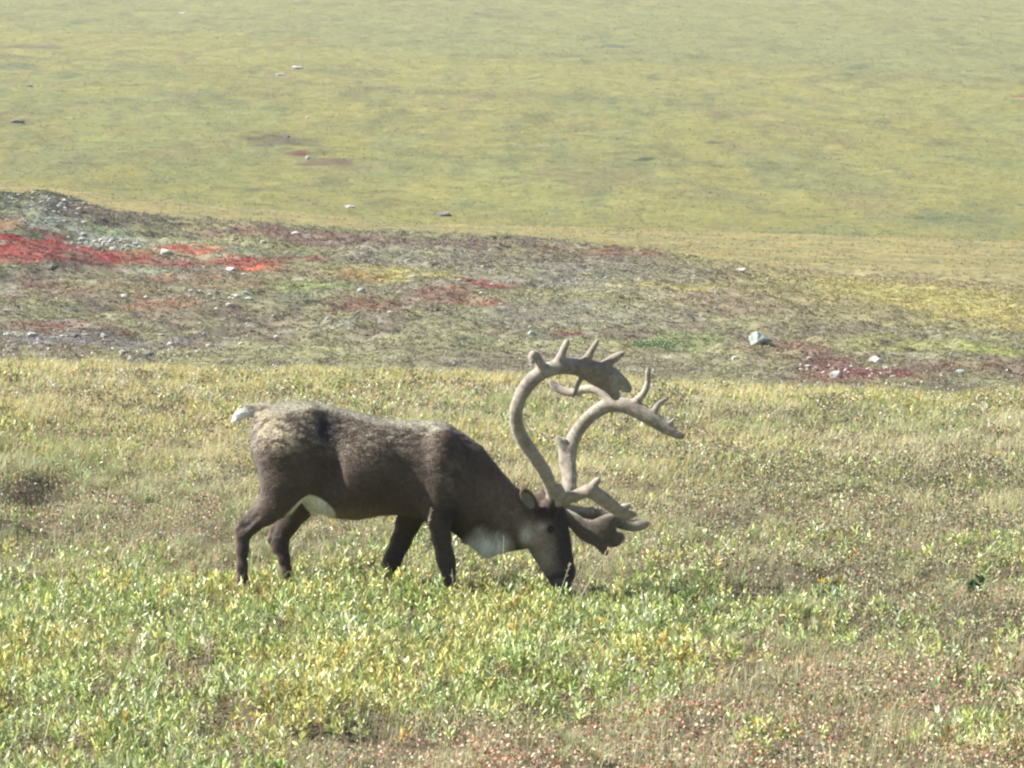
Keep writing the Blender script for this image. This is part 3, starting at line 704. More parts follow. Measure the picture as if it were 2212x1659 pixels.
# coarse lumps of moulting fur, only on the back and upper flank
Xv = 1106 + V[:, 0] / V[:, 1] * PXR; Rv = 800 - ((V[:, 2] - CAMZ) / V[:, 1] + .0727) * PXR
fur_n = fbm(V[:, 0] * 22, V[:, 2] * 40 + V[:, 1] * 30, 201, 4)
back = (1 - sstep(960, 1045, Rv + 26 * (fbm(V[:, 0] * 5, V[:, 2] * 7, 203, 3) - .5) * 3)) * (1 - sstep(1000, 1050, Xv))
V = V + N * (.010 * (fur_n - .5) * back + .004 * (fbm(V[:, 0] * 12, V[:, 2] * 12 + V[:, 1] * 12, 205, 3) - .5))[:, None]
A = lambda *a: np.array(a, float)
def body_color(V, N, Xv, Rv):
    n = len(V)
    n1 = fbm(V[:, 0] * 24, V[:, 2] * 36 + V[:, 1] * 30, 211, 4)[:, None]; n2 = fbm(V[:, 0] * 6, V[:, 2] * 8 + V[:, 1] * 6, 213, 3)[:, None]
    n3 = fbm(V[:, 0] * 70, V[:, 2] * 90 + V[:, 1] * 90, 215, 2)[:, None]
    c = lerp(A(.060, .041, .031)[None], A(.098, .068, .050)[None], n2)
    bk = back_w(Xv, Rv, V)[:, None]
    c = lerp(c, A(.115, .080, .055)[None], bk * .75)
    c = lerp(c, A(.23, .19, .13)[None], bk * sstep(.42, .60, n1) * (.45 + .55 * sstep(.4, .6, n2)))
    g = lambda X, r, sx, sy: np.exp(-((Xv - X) / sx) ** 2 - ((Rv - r) / sy) ** 2)[:, None]
    c = lerp(c, A(.36, .29, .18)[None], np.clip(1.3 * g(580, 925, 40, 40) * sstep(.35, .6, n1) + 1.0 * g(605, 955, 34, 16) * sstep(.35, .55, n1), 0, 1))
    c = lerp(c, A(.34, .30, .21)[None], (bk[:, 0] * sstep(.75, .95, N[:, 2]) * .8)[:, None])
    c = lerp(c, A(.040, .033, .033)[None], np.clip(1.5 * g(708, 930, 22, 26), 0, 1))               # bald dark patch
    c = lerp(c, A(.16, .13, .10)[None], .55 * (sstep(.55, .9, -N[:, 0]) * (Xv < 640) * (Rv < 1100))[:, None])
    c = lerp(c, A(.15, .12, .085)[None], np.clip(g(980, 1030, 22, 40), 0, 1) * sstep(.45, .6, n1) * .8)
    # belly patch, tail, mane
    ba = ((Xv - 682) * .86 + (Rv - 1098) * .5) / 46; bb = (-(Xv - 682) * .5 + (Rv - 1098) * .86) / 19
    by = (1 - sstep(.75, 1.2, ba ** 2 + np.where(bb > 0, 0, bb) ** 2 + .5 * (n2[:, 0] - .5))) * ((V[:, 1] > 25.8) & (V[:, 1] < 26.06))
    c = lerp(c, A(.62, .58, .48)[None], by[:, None])
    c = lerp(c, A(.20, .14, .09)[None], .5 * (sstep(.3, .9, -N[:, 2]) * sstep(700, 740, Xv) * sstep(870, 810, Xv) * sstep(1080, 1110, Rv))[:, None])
    tail = (Xv < 572) & (Rv < 925) & (np.abs(V[:, 1] - 26) < .06)
    tl = np.where(tail, np.clip(sstep(566, 518, Xv + 30 * sstep(-.2, .8, N[:, 2])), 0, 1), 0)
    c = lerp(c, A(.74, .69, .60)[None], tl[:, None])
    mn = 1 - sstep(.25, 1.25, np.sqrt(((Xv - 1046) / 56) ** 2 + ((Rv - 1194) / 50) ** 2) + .7 * (n2[:, 0] - .5))
    c = lerp(c, A(.80, .77, .72)[None], (mn * sstep(1100, 1140, Rv))[:, None])
    c = lerp(c, A(.17, .125, .085)[None], np.clip(1.2 * g(1105, 1110, 34, 34), 0, 1) * (.4 + .6 * sstep(.3, .6, n1)))
    c = lerp(c, A(.030, .026, .026)[None], np.clip(1.2 * g(975, 1120, 28, 34), 0, 1))
    # head
    hd = sstep(1112, 1136, Xv + 8 * (n2[:, 0] - .5))
    c = lerp(c, A(.15, .105, .07)[None], np.clip(1.1 * g(1085, 1065, 50, 40), 0, 1) * .7)
    c = lerp(c, A(.27, .20, .14)[None], (hd * np.clip(1.3 * g(1150, 1160, 34, 34)[:, 0], 0, 1))[:, None])
    c = lerp(c, A(.27, .215, .165)[None], (hd * np.clip(1.2 * g(1172, 1215, 26, 44)[:, 0], 0, 1))[:, None])
    c = lerp(c, A(.045, .036, .033)[None], (hd * sstep(-.02, .35, N[:, 0]) * sstep(1090, 1102, Rv) * sstep(1184, 1210, Xv - .05 * (Rv - 1100)))[:, None])  # shaded front of the face, painted dark
    c = lerp(c, A(.035, .026, .022)[None], (hd * np.clip(1.4 * g(1182, 1110, 32, 16)[:, 0], 0, 1))[:, None])
    c = lerp(c, A(.34, .28, .21)[None], np.clip(1.2 * g(1172, 1142, 10, 9), 0, 1) * hd[:, None])
    c = lerp(c, A(.46, .40, .31)[None], np.clip(1.2 * g(1136, 1160, 13, 16), 0, 1))  # sunlit highlight painted on the cheek
    c = lerp(c, A(.02, .018, .018)[None], np.clip(1.5 * g(1190, 1147, 8, 7), 0, 1))
    c = lerp(c, A(.045, .038, .036)[None], (sstep(1236, 1256, Rv + .35 * (Xv - 1200)) * hd)[:, None])
    c = lerp(c, A(.26, .23, .19)[None], (hd * sstep(1250, 1262, Rv))[:, None] * .4)
    # ears
    er = (np.hypot((Xv - 1141) * .86 - (Rv - 1084) * .5, ((Xv - 1141) * .5 + (Rv - 1084) * .86) * .55) < 11) & (V[:, 1] < 25.93)
    c = lerp(c, A(.20, .17, .14)[None], (er * sstep(.2, .6, -N[:, 1]))[:, None])
    # lower legs: dark with paler rear edge
    lg = (Rv > 1125) & (Xv < 1000)
    c = lerp(c, A(.055, .040, .032)[None], (lg * sstep(1125, 1150, Rv))[:, None])
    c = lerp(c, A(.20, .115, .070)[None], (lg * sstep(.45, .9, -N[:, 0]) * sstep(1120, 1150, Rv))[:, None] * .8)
    c = c * A(1.10, 1.20, 1.36)[None]
    return np.clip(c * (.72 + .56 * n3), .008, .9)
def back_w(Xv, Rv, V):
    lim = np.interp(Xv, [540, 600, 660, 760, 850, 920, 1000], [985, 985, 975, 1010, 1000, 985, 950])
    return (1 - sstep(-45, 40, Rv - lim + 80 * (fbm(V[:, 0] * 5, V[:, 2] * 7, 217, 3) - .5))) * (1 - sstep(930, 1020, Xv))
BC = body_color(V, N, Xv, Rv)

m, t, p = new_mat('caribou_hide'); M_hide = m
at = t.nodes.new('ShaderNodeAttribute'); at.attribute_name = 'Col'
tc = t.nodes.new('ShaderNodeTexCoord')
mp = t.nodes.new('ShaderNodeMapping'); mp.inputs['Scale'].default_value = (1, 3, 3); t.links.new(tc.outputs['Object'], mp.inputs[0])
nn = noise_node(t, 60, 5, .6, mp.outputs[0])
t.links.new(mulmix(t, at.outputs['Color'], nn.outputs['Fac'], .7, 1.3), p.inputs['Base Color'])
p.inputs['Roughness'].default_value = .75; p.inputs['Specular IOR Level'].default_value = .25
p.inputs['Sheen Weight'].default_value = .12; p.inputs['Sheen Roughness'].default_value = .4
b = t.nodes.new('ShaderNodeBump'); b.inputs['Strength'].default_value = .7; b.inputs['Distance'].default_value = .008
t.links.new(nn.outputs['Fac'], b.inputs['Height']); t.links.new(b.outputs[0], p.inputs['Normal'])
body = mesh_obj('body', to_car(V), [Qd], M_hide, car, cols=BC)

# fur: short hairs lying along the coat
M_fur, t, p = new_mat('caribou_fur')
at = t.nodes.new('ShaderNodeAttribute'); at.attribute_name = 'Col'; t.links.new(at.outputs['Color'], p.inputs['Base Color'])
p.inputs['Roughness'].default_value = .5; p.inputs['Specular IOR Level'].default_value = .35
nf = 230000
k = rng.integers(0, len(V), nf)
fp = V[k] + rng.normal(0, .004, (nf, 3)); fN = N[k]; fX = Xv[k]; fR = Rv[k]; fc = BC[k]
flow = np.tile(A(-1, 0, -.35), (nf, 1)); legm = fR > 1110; flow[legm & (fX < 1000)] = A(-.15, 0, -1)
mm = (fX > 980) & (fX <= 1120); flow[mm] = A(-.55, 0, -.85); flow[fX > 1120] = A(-.45, 0, .9)
flow = flow - fN * (flow * fN).sum(1)[:, None]; flow /= np.linalg.norm(flow, axis=1)[:, None] + 1e-9
bw = back_w(fX, fR, fp)
tuftn = fbm(fp[:, 0] * 30, fp[:, 2] * 40 + fp[:, 1] * 30, 221, 2)
bw = bw * ~((fX < 572) & (fR < 925) & (np.abs(fp[:, 1] - 26) < .06))
lift = .18 + .25 * bw * sstep(.4, .65, tuftn) + .1 * rng.normal(size=nf)
flow = flow + rng.normal(0, .25, (nf, 3)) * (.5 + bw)[:, None]
d = flow + fN * lift[:, None]; d /= np.linalg.norm(d, axis=1)[:, None]
Ln = (.010 + .010 * bw + .03 * ((fX > 1000) & (fX < 1075) & (fR > 1120)) + .003 * ((fX < 560) & (fR < 925))) * rng.uniform(.6, 1.3, nf)
Ln = np.where(fX > 1120, Ln * .6, Ln); Ln = np.where((fR > 1130) & (fX < 1000), Ln * .7, Ln)
sd = np.cross(d, fN + rng.normal(0, .3, (nf, 3))); sd /= np.linalg.norm(sd, axis=1)[:, None] + 1e-9
wd = (.0011 + .0009 * bw)[:, None]
root = fp - fN * .002
vv = np.stack([root - sd * wd, root + sd * wd, root + d * Ln[:, None]], 1).reshape(-1, 3)
b_ = (np.arange(nf) * 3)[:, None]
cc = np.clip(fc * (1 + .25 * rng.normal(size=(nf, 1))) * (1 + .25 * bw[:, None]), .01, .95)
fur = mesh_obj('fur', to_car(vv), [b_ + np.array([[0, 1, 2]])], M_fur, car, cols=np.repeat(cc, 3, 0))
print('fur', time.time() - T0)

# eyes
M_eye, t, p = new_mat('eye_dark'); p.inputs['Base Color'].default_value = (.012, .009, .008, 1); p.inputs['Roughness'].default_value = .08
def uv_sphere(c, rad, nu=20, nv=12):
    th = np.linspace(0, np.pi, nv); ph = np.linspace(0, 2 * np.pi, nu, endpoint=False)
    T, P = np.meshgrid(th, ph, indexing='ij')
    v = np.array(c) + np.stack([rad[0] * np.sin(T) * np.cos(P), rad[1] * np.sin(T) * np.sin(P), rad[2] * np.cos(T)], -1).reshape(-1, 3)
    i = np.arange(nu * nv).reshape(nv, nu); j = np.roll(i, -1, 1)
    return v, np.stack([i[:-1], i[1:], j[1:], j[:-1]], -1).reshape(-1, 4)
for sg in (-1, 1):
    base = W(1190, 1146, sg * .2); inner = W(1190, 1146, 0)
    ts = np.linspace(0, 1, 200)[:, None]; ray = base + (inner - base) * ts
    ks = np.argmax(BF.sample(ray) < 0); s0 = ray[ks]
    v, q = uv_sphere(s0 + A(0, -sg * .002, 0), (.022, .019, .018))
    mesh_obj('eye', to_car(v), [q], M_eye, car)
# hooves
M_hoof, t, p = new_mat('hoof_horn'); p.inputs['Base Color'].default_value = (.02, .017, .015, 1); p.inputs['Roughness'].default_value = .4
for (X, r_, dy) in ((540, 1304, -.15), (645, 1302, .15), (992, 1310, -.155), (848, 1301, .145)):
    c0 = W(X, r_, dy); HF = Field(c0 - .12, c0 + .12, .008)
    for s2 in (-1, 1):
        HF.capsule(c0 + A(-.025, s2 * .020, .015), c0 + A(.040, s2 * .026, -.018), .030, .018, .008)
        HF.capsule(c0 + A(-.055, s2 * .03, .005), c0 + A(-.065, s2 * .034, -.012), .014, .009, .008)
    cut = HF.F * 0 + (HF.ax[2][None, None, :] - (c0[2] - .03)) * -1
    HF.F = np.maximum(HF.F, cut.astype(np.float32))
    v, q = HF.mesh(); mesh_obj('hoof', to_car(v), [q], M_hoof, car)

# antlers
M_velvet, t, p = new_mat('antler_velvet')
at = t.nodes.new('ShaderNodeAttribute'); at.attribute_name = 'Col'
tc = t.nodes.new('ShaderNodeTexCoord')
nn = noise_node(t, 38, 6, .65, tc.outputs['Object']); n2_ = noise_node(t, 260, 3, .6, tc.outputs['Object'])
c_ = mulmix(t, at.outputs['Color'], nn.outputs['Fac'], .8, 1.2); c_ = mulmix(t, c_, n2_.outputs['Fac'], .8, 1.2)
t.links.new(c_, p.inputs['Base Color']); p.inputs['Roughness'].default_value = .85; p.inputs['Specular IOR Level'].default_value = .2
p.inputs['Sheen Weight'].default_value = .5; p.inputs['Sheen Roughness'].default_value = .5
b = t.nodes.new('ShaderNodeBump'); b.inputs['Strength'].default_value = .6; b.inputs['Distance'].default_value = .006
ad = t.nodes.new('ShaderNodeMath'); ad.operation = 'ADD'; t.links.new(nn.outputs['Fac'], ad.inputs[0]); t.links.new(n2_.outputs['Fac'], ad.inputs[1])
t.links.new(ad.outputs[0], b.inputs['Height']); t.links.new(b.outputs[0], p.inputs['Normal'])
def Z2(lst):   # (zx, zy, r, dy) of the antler close-up -> world
    return [(W(973.3 + a * .256, 707.8 + b_ * .256, dy), (r_ * .88 - 4) * .256 * U) for (a, b_, r_, dy) in lst]
def Z3(lst):
    return [(W(1044 + a * .176, 999.8 + b_ * .176, dy), r_ * .176 * U) for (a, b_, r_, dy) in lst]
def smooth_chain(ch, n=4):
    P = np.array([c[0] for c in ch]); r_ = np.array([c[1] for c in ch]); k = len(P)
    if k < 3: return ch
    out = []
    Pe = np.vstack([2 * P[0] - P[1], P, 2 * P[-1] - P[-2]])
    for i in range(k - 1):
        p0, p1, p2, p3 = Pe[i:i + 4]
        for j in range(n):
            s_ = j / n
            q = .5 * ((2 * p1) + (-p0 + p2) * s_ + (2 * p0 - 5 * p1 + 4 * p2 - p3) * s_ ** 2 + (-p0 + 3 * p1 - 3 * p2 + p3) * s_ ** 3)
            out.append((q, r_[i] + (r_[i + 1] - r_[i]) * s_))
    out.append((P[-1], r_[-1])); return out
def antler(name, chains, lo, hi, seed, name_kind):
    AF = Field(lo, hi, .0065)
    for ch, fy, k in chains: AF.chain(smooth_chain(ch), k, fy)
    v, q = AF.mesh(); nn_ = AF.normals(v)
    v = v + nn_ * (.005 * (fbm(v[:, 0] * 18 + v[:, 1] * 9, v[:, 2] * 18, seed, 3) - .5))[:, None]
    n1 = fbm(v[:, 0] * 9, v[:, 2] * 9 + v[:, 1] * 7, seed + 3, 3)[:, None]
    c = lerp(A(.27, .235, .19)[None], A(.37, .335, .275)[None], sstep(.3, .7, n1))
    c = lerp(c, A(.42, .33, .17)[None], .6 * sstep(.62, .30, v[:, 2])[:, None] if name_kind == 'near' else 0)
    if name_kind == 'far': c = lerp(c, A(.085, .065, .05)[None], (.9 * sstep(.46, .36, v[:, 2]) * sstep(.78, .62, v[:, 0]))[:, None])  # shade on the far brow shovel, painted into the velvet colour
    gr = fbm(v[:, 0] * 55 + v[:, 1] * 40, v[:, 2] * 55 - v[:, 1] * 30, seed + 7, 4); c = c * (.88 + .26 * sstep(.3, .7, gr))[:, None]
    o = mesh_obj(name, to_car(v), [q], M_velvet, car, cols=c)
    # velvet nap: very short hairs that soften the outline
    m = 26000; kk = rng.integers(0, len(v), m); P = v[kk] + rng.normal(0, .003, (m, 3)); n0 = nn_[kk]
    dd = n0 + rng.normal(0, .5, (m, 3)); dd /= np.linalg.norm(dd, axis=1)[:, None]; ss = np.cross(dd, rng.normal(size=(m, 3))); ss /= np.linalg.norm(ss, axis=1)[:, None]
    P = P - n0 * .002
    w3 = np.stack([P - ss * .0008, P + ss * .0008, P + dd * rng.uniform(.005, .010, m)[:, None]], 1).reshape(-1, 3)
    nap = mesh_obj('velvet', to_car(w3), [(np.arange(m) * 3)[:, None] + np.array([[0, 1, 2]])], M_fur, o, cols=np.repeat(c[kk] * 1.15, 3, 0))
    return o
a_near = antler('antler', [
    (Z2([(865, 1490, 52, -.085), (857, 1390, 52, -.11), (800, 1240, 60, -.17), (705, 1090, 60, -.23), (617, 960, 60, -.27), (560, 830, 58, -.30), (553, 700, 56, -.32), (590, 580, 57, -.32), (655, 480, 62, -.30), (740, 400, 64, -.28),
         (840, 350, 64, -.26), (960, 325, 70, -.24), (1090, 335, 78, -.21), (1220, 365, 88, -.18), (1330, 400, 84, -.16), (1420, 450, 64, -.14), (1500, 520, 40, -.12)]), 1.25, .02),
    (Z2([(1090, 345, 62, -.22), (1220, 420, 66, -.18), (1330, 480, 66, -.16), (1385, 560, 36, -.15), (1400, 590, 22, -.15)]), 2.2, .02),
    (Z2([(775, 350, 46, -.28), (735, 265, 42, -.31), (700, 225, 38, -.33), (680, 262, 26, -.35), (695, 300, 18, -.36)]), 1, .012),
    (Z2([(905, 300, 46, -.25), (945, 210, 36, -.26), (985, 115, 27, -.25)]), 1, .015),
    (Z2([(1130, 300, 46, -.21), (1185, 205, 32, -.21), (1236, 112, 21, -.20)]), 1, .015),
    (Z2([(1290, 330, 56, -.17), (1380, 258, 36, -.15), (1458, 217, 24, -.14)]), 1, .015),
    (Z2([(1120, 400, 28, -.22), (1078, 480, 18, -.24), (1060, 530, 16, -.25), (1038, 588, 11, -.26)]), 1, .012),
    (Z2([(870, 1490, 46, -.085), (1000, 1450, 50, -.12), (1120, 1400, 50, -.14), (1195, 1380, 56, -.15)]), 1.15, .02),
    (Z2([(1180, 1390, 50, -.15), (1215, 1330, 36, -.15), (1248, 1293, 29, -.15)]), 1, .015),
    (Z2([(1190, 1385, 58, -.15), (1290, 1455, 62, -.15), (1400, 1540, 54, -.14), (1490, 1590, 36, -.13), (1560, 1585, 20, -.12)]), 1.8, .02),
    (Z2([(960, 1440, 40, -.12), (930, 1390, 34, -.13), (918, 1345, 27, -.13)]), 1, .015)],
    (-.52, 25.5, .25), (.95, 26.05, 1.68), 301, 'near')
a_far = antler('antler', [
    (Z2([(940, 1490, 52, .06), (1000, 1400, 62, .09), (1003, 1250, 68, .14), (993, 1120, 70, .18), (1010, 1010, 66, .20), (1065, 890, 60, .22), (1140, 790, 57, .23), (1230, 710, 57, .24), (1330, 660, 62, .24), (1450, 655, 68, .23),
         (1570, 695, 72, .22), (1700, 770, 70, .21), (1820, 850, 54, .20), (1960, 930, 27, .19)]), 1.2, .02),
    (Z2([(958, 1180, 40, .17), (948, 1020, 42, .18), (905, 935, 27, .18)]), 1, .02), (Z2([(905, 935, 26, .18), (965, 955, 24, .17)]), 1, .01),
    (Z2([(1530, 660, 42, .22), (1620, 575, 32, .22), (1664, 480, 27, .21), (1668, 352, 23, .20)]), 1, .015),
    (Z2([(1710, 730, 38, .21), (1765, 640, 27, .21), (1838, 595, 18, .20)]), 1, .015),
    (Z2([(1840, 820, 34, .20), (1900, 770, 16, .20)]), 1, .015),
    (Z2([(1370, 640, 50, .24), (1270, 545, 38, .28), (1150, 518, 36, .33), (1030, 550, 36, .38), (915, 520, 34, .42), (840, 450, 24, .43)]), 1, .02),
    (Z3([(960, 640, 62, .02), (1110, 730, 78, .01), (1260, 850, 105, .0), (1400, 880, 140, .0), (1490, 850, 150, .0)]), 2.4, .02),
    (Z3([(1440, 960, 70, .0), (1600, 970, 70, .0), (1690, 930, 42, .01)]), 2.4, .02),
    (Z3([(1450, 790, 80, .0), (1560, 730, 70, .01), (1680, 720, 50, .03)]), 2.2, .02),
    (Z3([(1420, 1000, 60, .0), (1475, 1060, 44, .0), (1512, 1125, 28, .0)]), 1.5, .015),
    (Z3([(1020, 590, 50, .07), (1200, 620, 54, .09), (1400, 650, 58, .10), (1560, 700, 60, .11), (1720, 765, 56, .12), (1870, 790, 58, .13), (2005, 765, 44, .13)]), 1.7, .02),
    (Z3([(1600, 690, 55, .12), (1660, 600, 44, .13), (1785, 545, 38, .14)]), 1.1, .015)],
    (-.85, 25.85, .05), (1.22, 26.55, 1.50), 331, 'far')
print('antlers', time.time() - T0)

# ------------------------------------------------------------------ boulders and stones
import bmesh
m, t, p = new_mat('lichen_stone'); M_rock = m
tc = t.nodes.new('ShaderNodeTexCoord'); n1 = noise_node(t, 3.0, 8, .65, tc.outputs['Object'])
cr = t.nodes.new('ShaderNodeValToRGB'); e = cr.color_ramp.elements
e[0].position = .35; e[0].color = (.16, .16, .15, 1); e[1].position = .62; e[1].color = (.50, .49, .46, 1)
t.links.new(n1.outputs['Fac'], cr.inputs[0]); t.links.new(cr.outputs[0], p.inputs['Base Color']); p.inputs['Roughness'].default_value = .9
b = t.nodes.new('ShaderNodeBump'); b.inputs['Strength'].default_value = .6; b.inputs['Distance'].default_value = .05; t.links.new(n1.outputs['Fac'], b.inputs['Height']); t.links.new(b.outputs[0], p.inputs['Normal'])
M_dark = m.copy(); M_dark.name = 'dark_stone'; e = [n for n in M_dark.node_tree.nodes if n.type == 'VALTORGB'][0].color_ramp.elements
e[0].color = (.05, .055, .06, 1); e[1].color = (.17, .17, .16, 1)
M_green = m.copy(); M_green.name = 'blue_grey_stone'; e = [n for n in M_green.node_tree.nodes if n.type == 'VALTORGB'][0].color_ramp.elements
e[0].color = (.12, .17, .16, 1); e[1].color = (.42, .47, .43, 1)
def boulder(X, row, wpx, hpx, label, name='boulder', mat=M_rock, seed=0, group=None):
    p_ = hit(X, row); wd = wpx / PXR * p_[1]; hh = hpx / PXR * p_[1]
    bm = bmesh.new(); bmesh.ops.create_icosphere(bm, subdivisions=4, radius=1)
    vs = np.array([v.co[:] for v in bm.verts])
    r2 = np.random.default_rng(seed + 500)
    for _ in range(12):       # facets: planes that shave the ball
        nrm = r2.normal(size=3); nrm /= np.linalg.norm(nrm); dd = r2.uniform(.62, .92)
        s_ = vs @ nrm; k_ = s_ > dd; vs[k_] -= nrm * (s_[k_] - dd)[:, None] * .9
    vs *= (1 + .16 * (fbm(vs[:, 0] * 2.5 + seed, vs[:, 2] * 2.5 + vs[:, 1] * 2.1, 401 + seed, 4) - .5))[:, None]
    vs *= np.array([wd / 2 * 1.08, wd / 2 * .8, hh * .72])
    for v, c in zip(bm.verts, vs): v.co = c
    me = bpy.data.meshes.new(name); bm.to_mesh(me); bm.free(); me.materials.append(mat)
    o = bpy.data.objects.new(name, me); col.objects.link(o)
    x0, y0 = p_[0], p_[1] + wd * .2
    o.location = (x0, y0, float(zfun(np.array([x0]), np.array([y0]))[0]) + hh * .22)
    return tag(o, label, 'boulder' if name == 'boulder' else 'stone', group)
G1 = 'stones scattered on the tundra flat'; G2 = 'boulders scattered on the far hillside'
boulder(1642, 748, 48, 26, 'big blue grey boulder with pale top alone on the brown flat right of the antlers', mat=M_green, seed=1, group=G1)
boulder(1895, 787, 32, 20, 'pale whitish boulder at the top of the dark red patch near the meadow edge', seed=2, group=G1)
boulder(1808, 818, 28, 18, 'light stone half hidden behind the grass edge below the red patch', 'stone', seed=3, group=G1)
boulder(357, 551, 28, 14, 'light grey boulder in the middle of the bright red shrubs on the left', seed=4, group=G1)
boulder(108, 583, 26, 10, 'flat dark grey stone just under the left red shrub patch', 'stone', M_dark, 5, G1)
boulder(780, 633, 18, 11, 'small blue grey stone above the faded red patch left of centre', 'stone', M_green, 6, G1)
boulder(497, 585, 22, 8, 'low flat grey stone below the orange end of the red shrubs', 'stone', seed=7, group=G1)
boulder(268, 642, 22, 8, 'flat whitish stone on the olive slope under the red shrubs', 'stone', seed=8, group=G1)
boulder(222, 733, 16, 11, 'small pale stone on the grey gravelly ground lower left', 'stone', seed=9, group=G1)
boulder(366, 747, 14, 9, 'whitish stone nearest the meadow edge, left of the tail', 'stone', seed=10, group=G1)
boulder(318, 770, 26, 12, 'dark stone with a white face touching the cottongrass line', 'stone', M_dark, 11, G1)
boulder(66, 729, 24, 8, 'low broken stone at the far left edge of the grey gravel', 'stone', seed=12, group=G1)
boulder(158, 731, 18, 6, 'thin dark slab between two pale stones on the left gravel', 'stone', M_dark, 13, G1)
boulder(1148, 724, 16, 9, 'small blue grey stone just above the top of the antlers', 'stone', M_green, 14, G1)
boulder(2078, 807, 20, 8, 'small grey stone at the right behind the meadow edge', 'stone', M_green, 15, G1)
boulder(640, 506, 22, 7, 'pale stones set in the mauve heath behind the dark mound', 'stone', seed=16, group=G1)
boulder(880, 566, 14, 6, 'tiny white stone on the grey heath at centre', 'stone', seed=17, group=G1)
boulder(1602, 588, 28, 7, 'flat grey stone on the rise where heath meets yellow grass', 'stone', seed=18, group=G1)
boulder(958, 467, 36, 10, 'dark topped flat boulder lying in the golden grass strip', 'boulder', M_dark, 19, G1)
boulder(755, 449, 26, 7, 'pale flat boulder at the upper edge of the golden strip', seed=20, group=G1)
boulder(38, 266, 30, 9, 'dark boulder with a pale left end far left on the green hillside', mat=M_dark, seed=21, group=G2)
boulder(67, 188, 15, 5, 'small dark boulder above the big one at the far left of the hillside', mat=M_dark, seed=22, group=G2)
boulder(643, 150, 24, 8, 'pale grey boulder, upper right one of the close pair high on the hillside', seed=23, group=G2)
boulder(606, 164, 20, 6, 'whitish low boulder, lower left one of the close pair high on the hillside', seed=24, group=G2)
boulder(619, 298, 17, 8, 'dark blue grey boulder at the head of the brown scar on the hillside', mat=M_dark, seed=25, group=G2)
boulder(665, 344, 11, 8, 'small pale boulder at the foot of the brown scar on the hillside', seed=26, group=G2)
boulder(665, 256, 8, 5, 'tiny white stone on the hillside above the brown scar', 'stone', seed=27, group=G2)
boulder(398, 32, 18, 4, 'faint grey boulder near the top edge of the picture', seed=28, group=G2)

# crusty pale pebbles and lichen on the dark mound and the lower left: uncountable
def pebbles(name, label, spots, mat):
    V_ = []; Q_ = []; off = 0
    v0, q0 = uv_sphere((0, 0, 0), (1, 1, .7), 6, 4)
    for (X, r_, sx, sr, k, s_) in spots:
        for j in range(k):
            p_ = hit(X + rng.normal(0, sx), r_ + rng.normal(0, sr)); s1 = s_ * rng.uniform(.4, 1.4)
            V_.append(v0 * s1 * rng.uniform(.6, 1.3, 3) + p_); Q_.append(q0 + off); off += len(v0)
    tag(mesh_obj(name, np.concatenate(V_), [np.concatenate(Q_)], mat, smooth=False), label, kind='stuff')
pebbles('gravel', 'pale gravel and lichen crusts on the dark mound and the lower left flat',
        [(150, 440, 40, 9, 35, .10), (160, 470, 60, 12, 30, .09), (60, 430, 40, 8, 15, .08), (220, 525, 30, 6, 50, .11), (290, 535, 60, 5, 25, .10), (480, 525, 80, 6, 15, .10), (100, 728, 80, 8, 34, .08), (330, 768, 60, 8, 18, .08),
         (430, 640, 60, 6, 25, .11), (900, 600, 200, 30, 25, .09), (1300, 640, 200, 40, 25, .08), (1850, 800, 90, 14, 40, .07), (1500, 600, 160, 12, 14, .10), (600, 700, 250, 30, 18, .08)], M_rock)

# ------------------------------------------------------------------ single plants that stand out
def tube(pts, r0, r1, ns=6):
    P = np.array(pts); k = len(P); v = []
    for i in range(k):
        d = P[min(i + 1, k - 1)] - P[max(i - 1, 0)]; d /= np.linalg.norm(d); a = np.cross(d, A(0.1, 1, .2)); a /= np.linalg.norm(a); bb = np.cross(d, a)
        rr = r0 + (r1 - r0) * i / (k - 1)
        for j in range(ns):
            th = 2 * np.pi * j / ns; v.append(P[i] + rr * (a * np.cos(th) + bb * np.sin(th)))
    i = np.arange(k * ns).reshape(k, ns); j = np.roll(i, -1, 1)
    return np.array(v), np.stack([i[:-1], j[:-1], j[1:], i[1:]], -1).reshape(-1, 4)
def plant_root(name, X, row, dy, label, cat, group=None):
    p_ = W(X, row, dy); g = float(zfun(np.array([p_[0]]), np.array([p_[1]]))[0])
    o = bpy.data.objects.new(name, None); col.objects.link(o); o.location = (p_[0], p_[1], g); o.empty_display_size = .05
    tag(o, label, cat, group); return o, np.array([p_[0], p_[1], g])
def stalk(X0, r0, X1, r1, dy, label, head=0, bend=.03, colr=(.50, .44, .32), hc=(.40, .34, .27), th=.0028):
    o, g = plant_root('grass_stalk', X0, r0, dy, label, 'grass stalk', 'tall dry stalks around the caribou')
    t_ = W(X1, r1, dy); pts = [g + (t_ - g) * s_ + A(bend * math.sin(math.pi * s_), 0, 0) for s_ in np.linspace(0, 1, 9)]
    v, q = tube(pts, th, th * .45); mesh_obj('stem', v - g, [q], M_grass, o, cols=np.tile(A(*colr), (len(v), 1)))
    if head:
        n = int(head) * 2; s_ = rng.uniform(.72, 1.0, n); B = g + (t_ - g) * s_[:, None]; B[:, 0] += bend * np.sin(np.pi * s_)
        ax = (t_ - g) / np.linalg.norm(t_ - g); d = ax + rng.normal(0, .45, (n, 3)); d /= np.linalg.norm(d, axis=1)[:, None]
        v, f, c = leaf_set(B, d, rng.uniform(.012, .026, n), np.full(n, .005), pal(n, [hc, tuple(np.array(hc) * 1.4)], [1, 1]))
        mesh_obj('seed_head', v - g, f, M_grass, o, cols=c)
stalk(905, 1300, 930, 1102, -.45, 'brown grass stalk with drooping seed head in front of the near foreleg', 26, -.01, th=.003)
stalk(1052, 1300, 1088, 1160, -.45, 'pale curved grass stalk crossing the white mane', 0, .03, (.62, .58, .48))
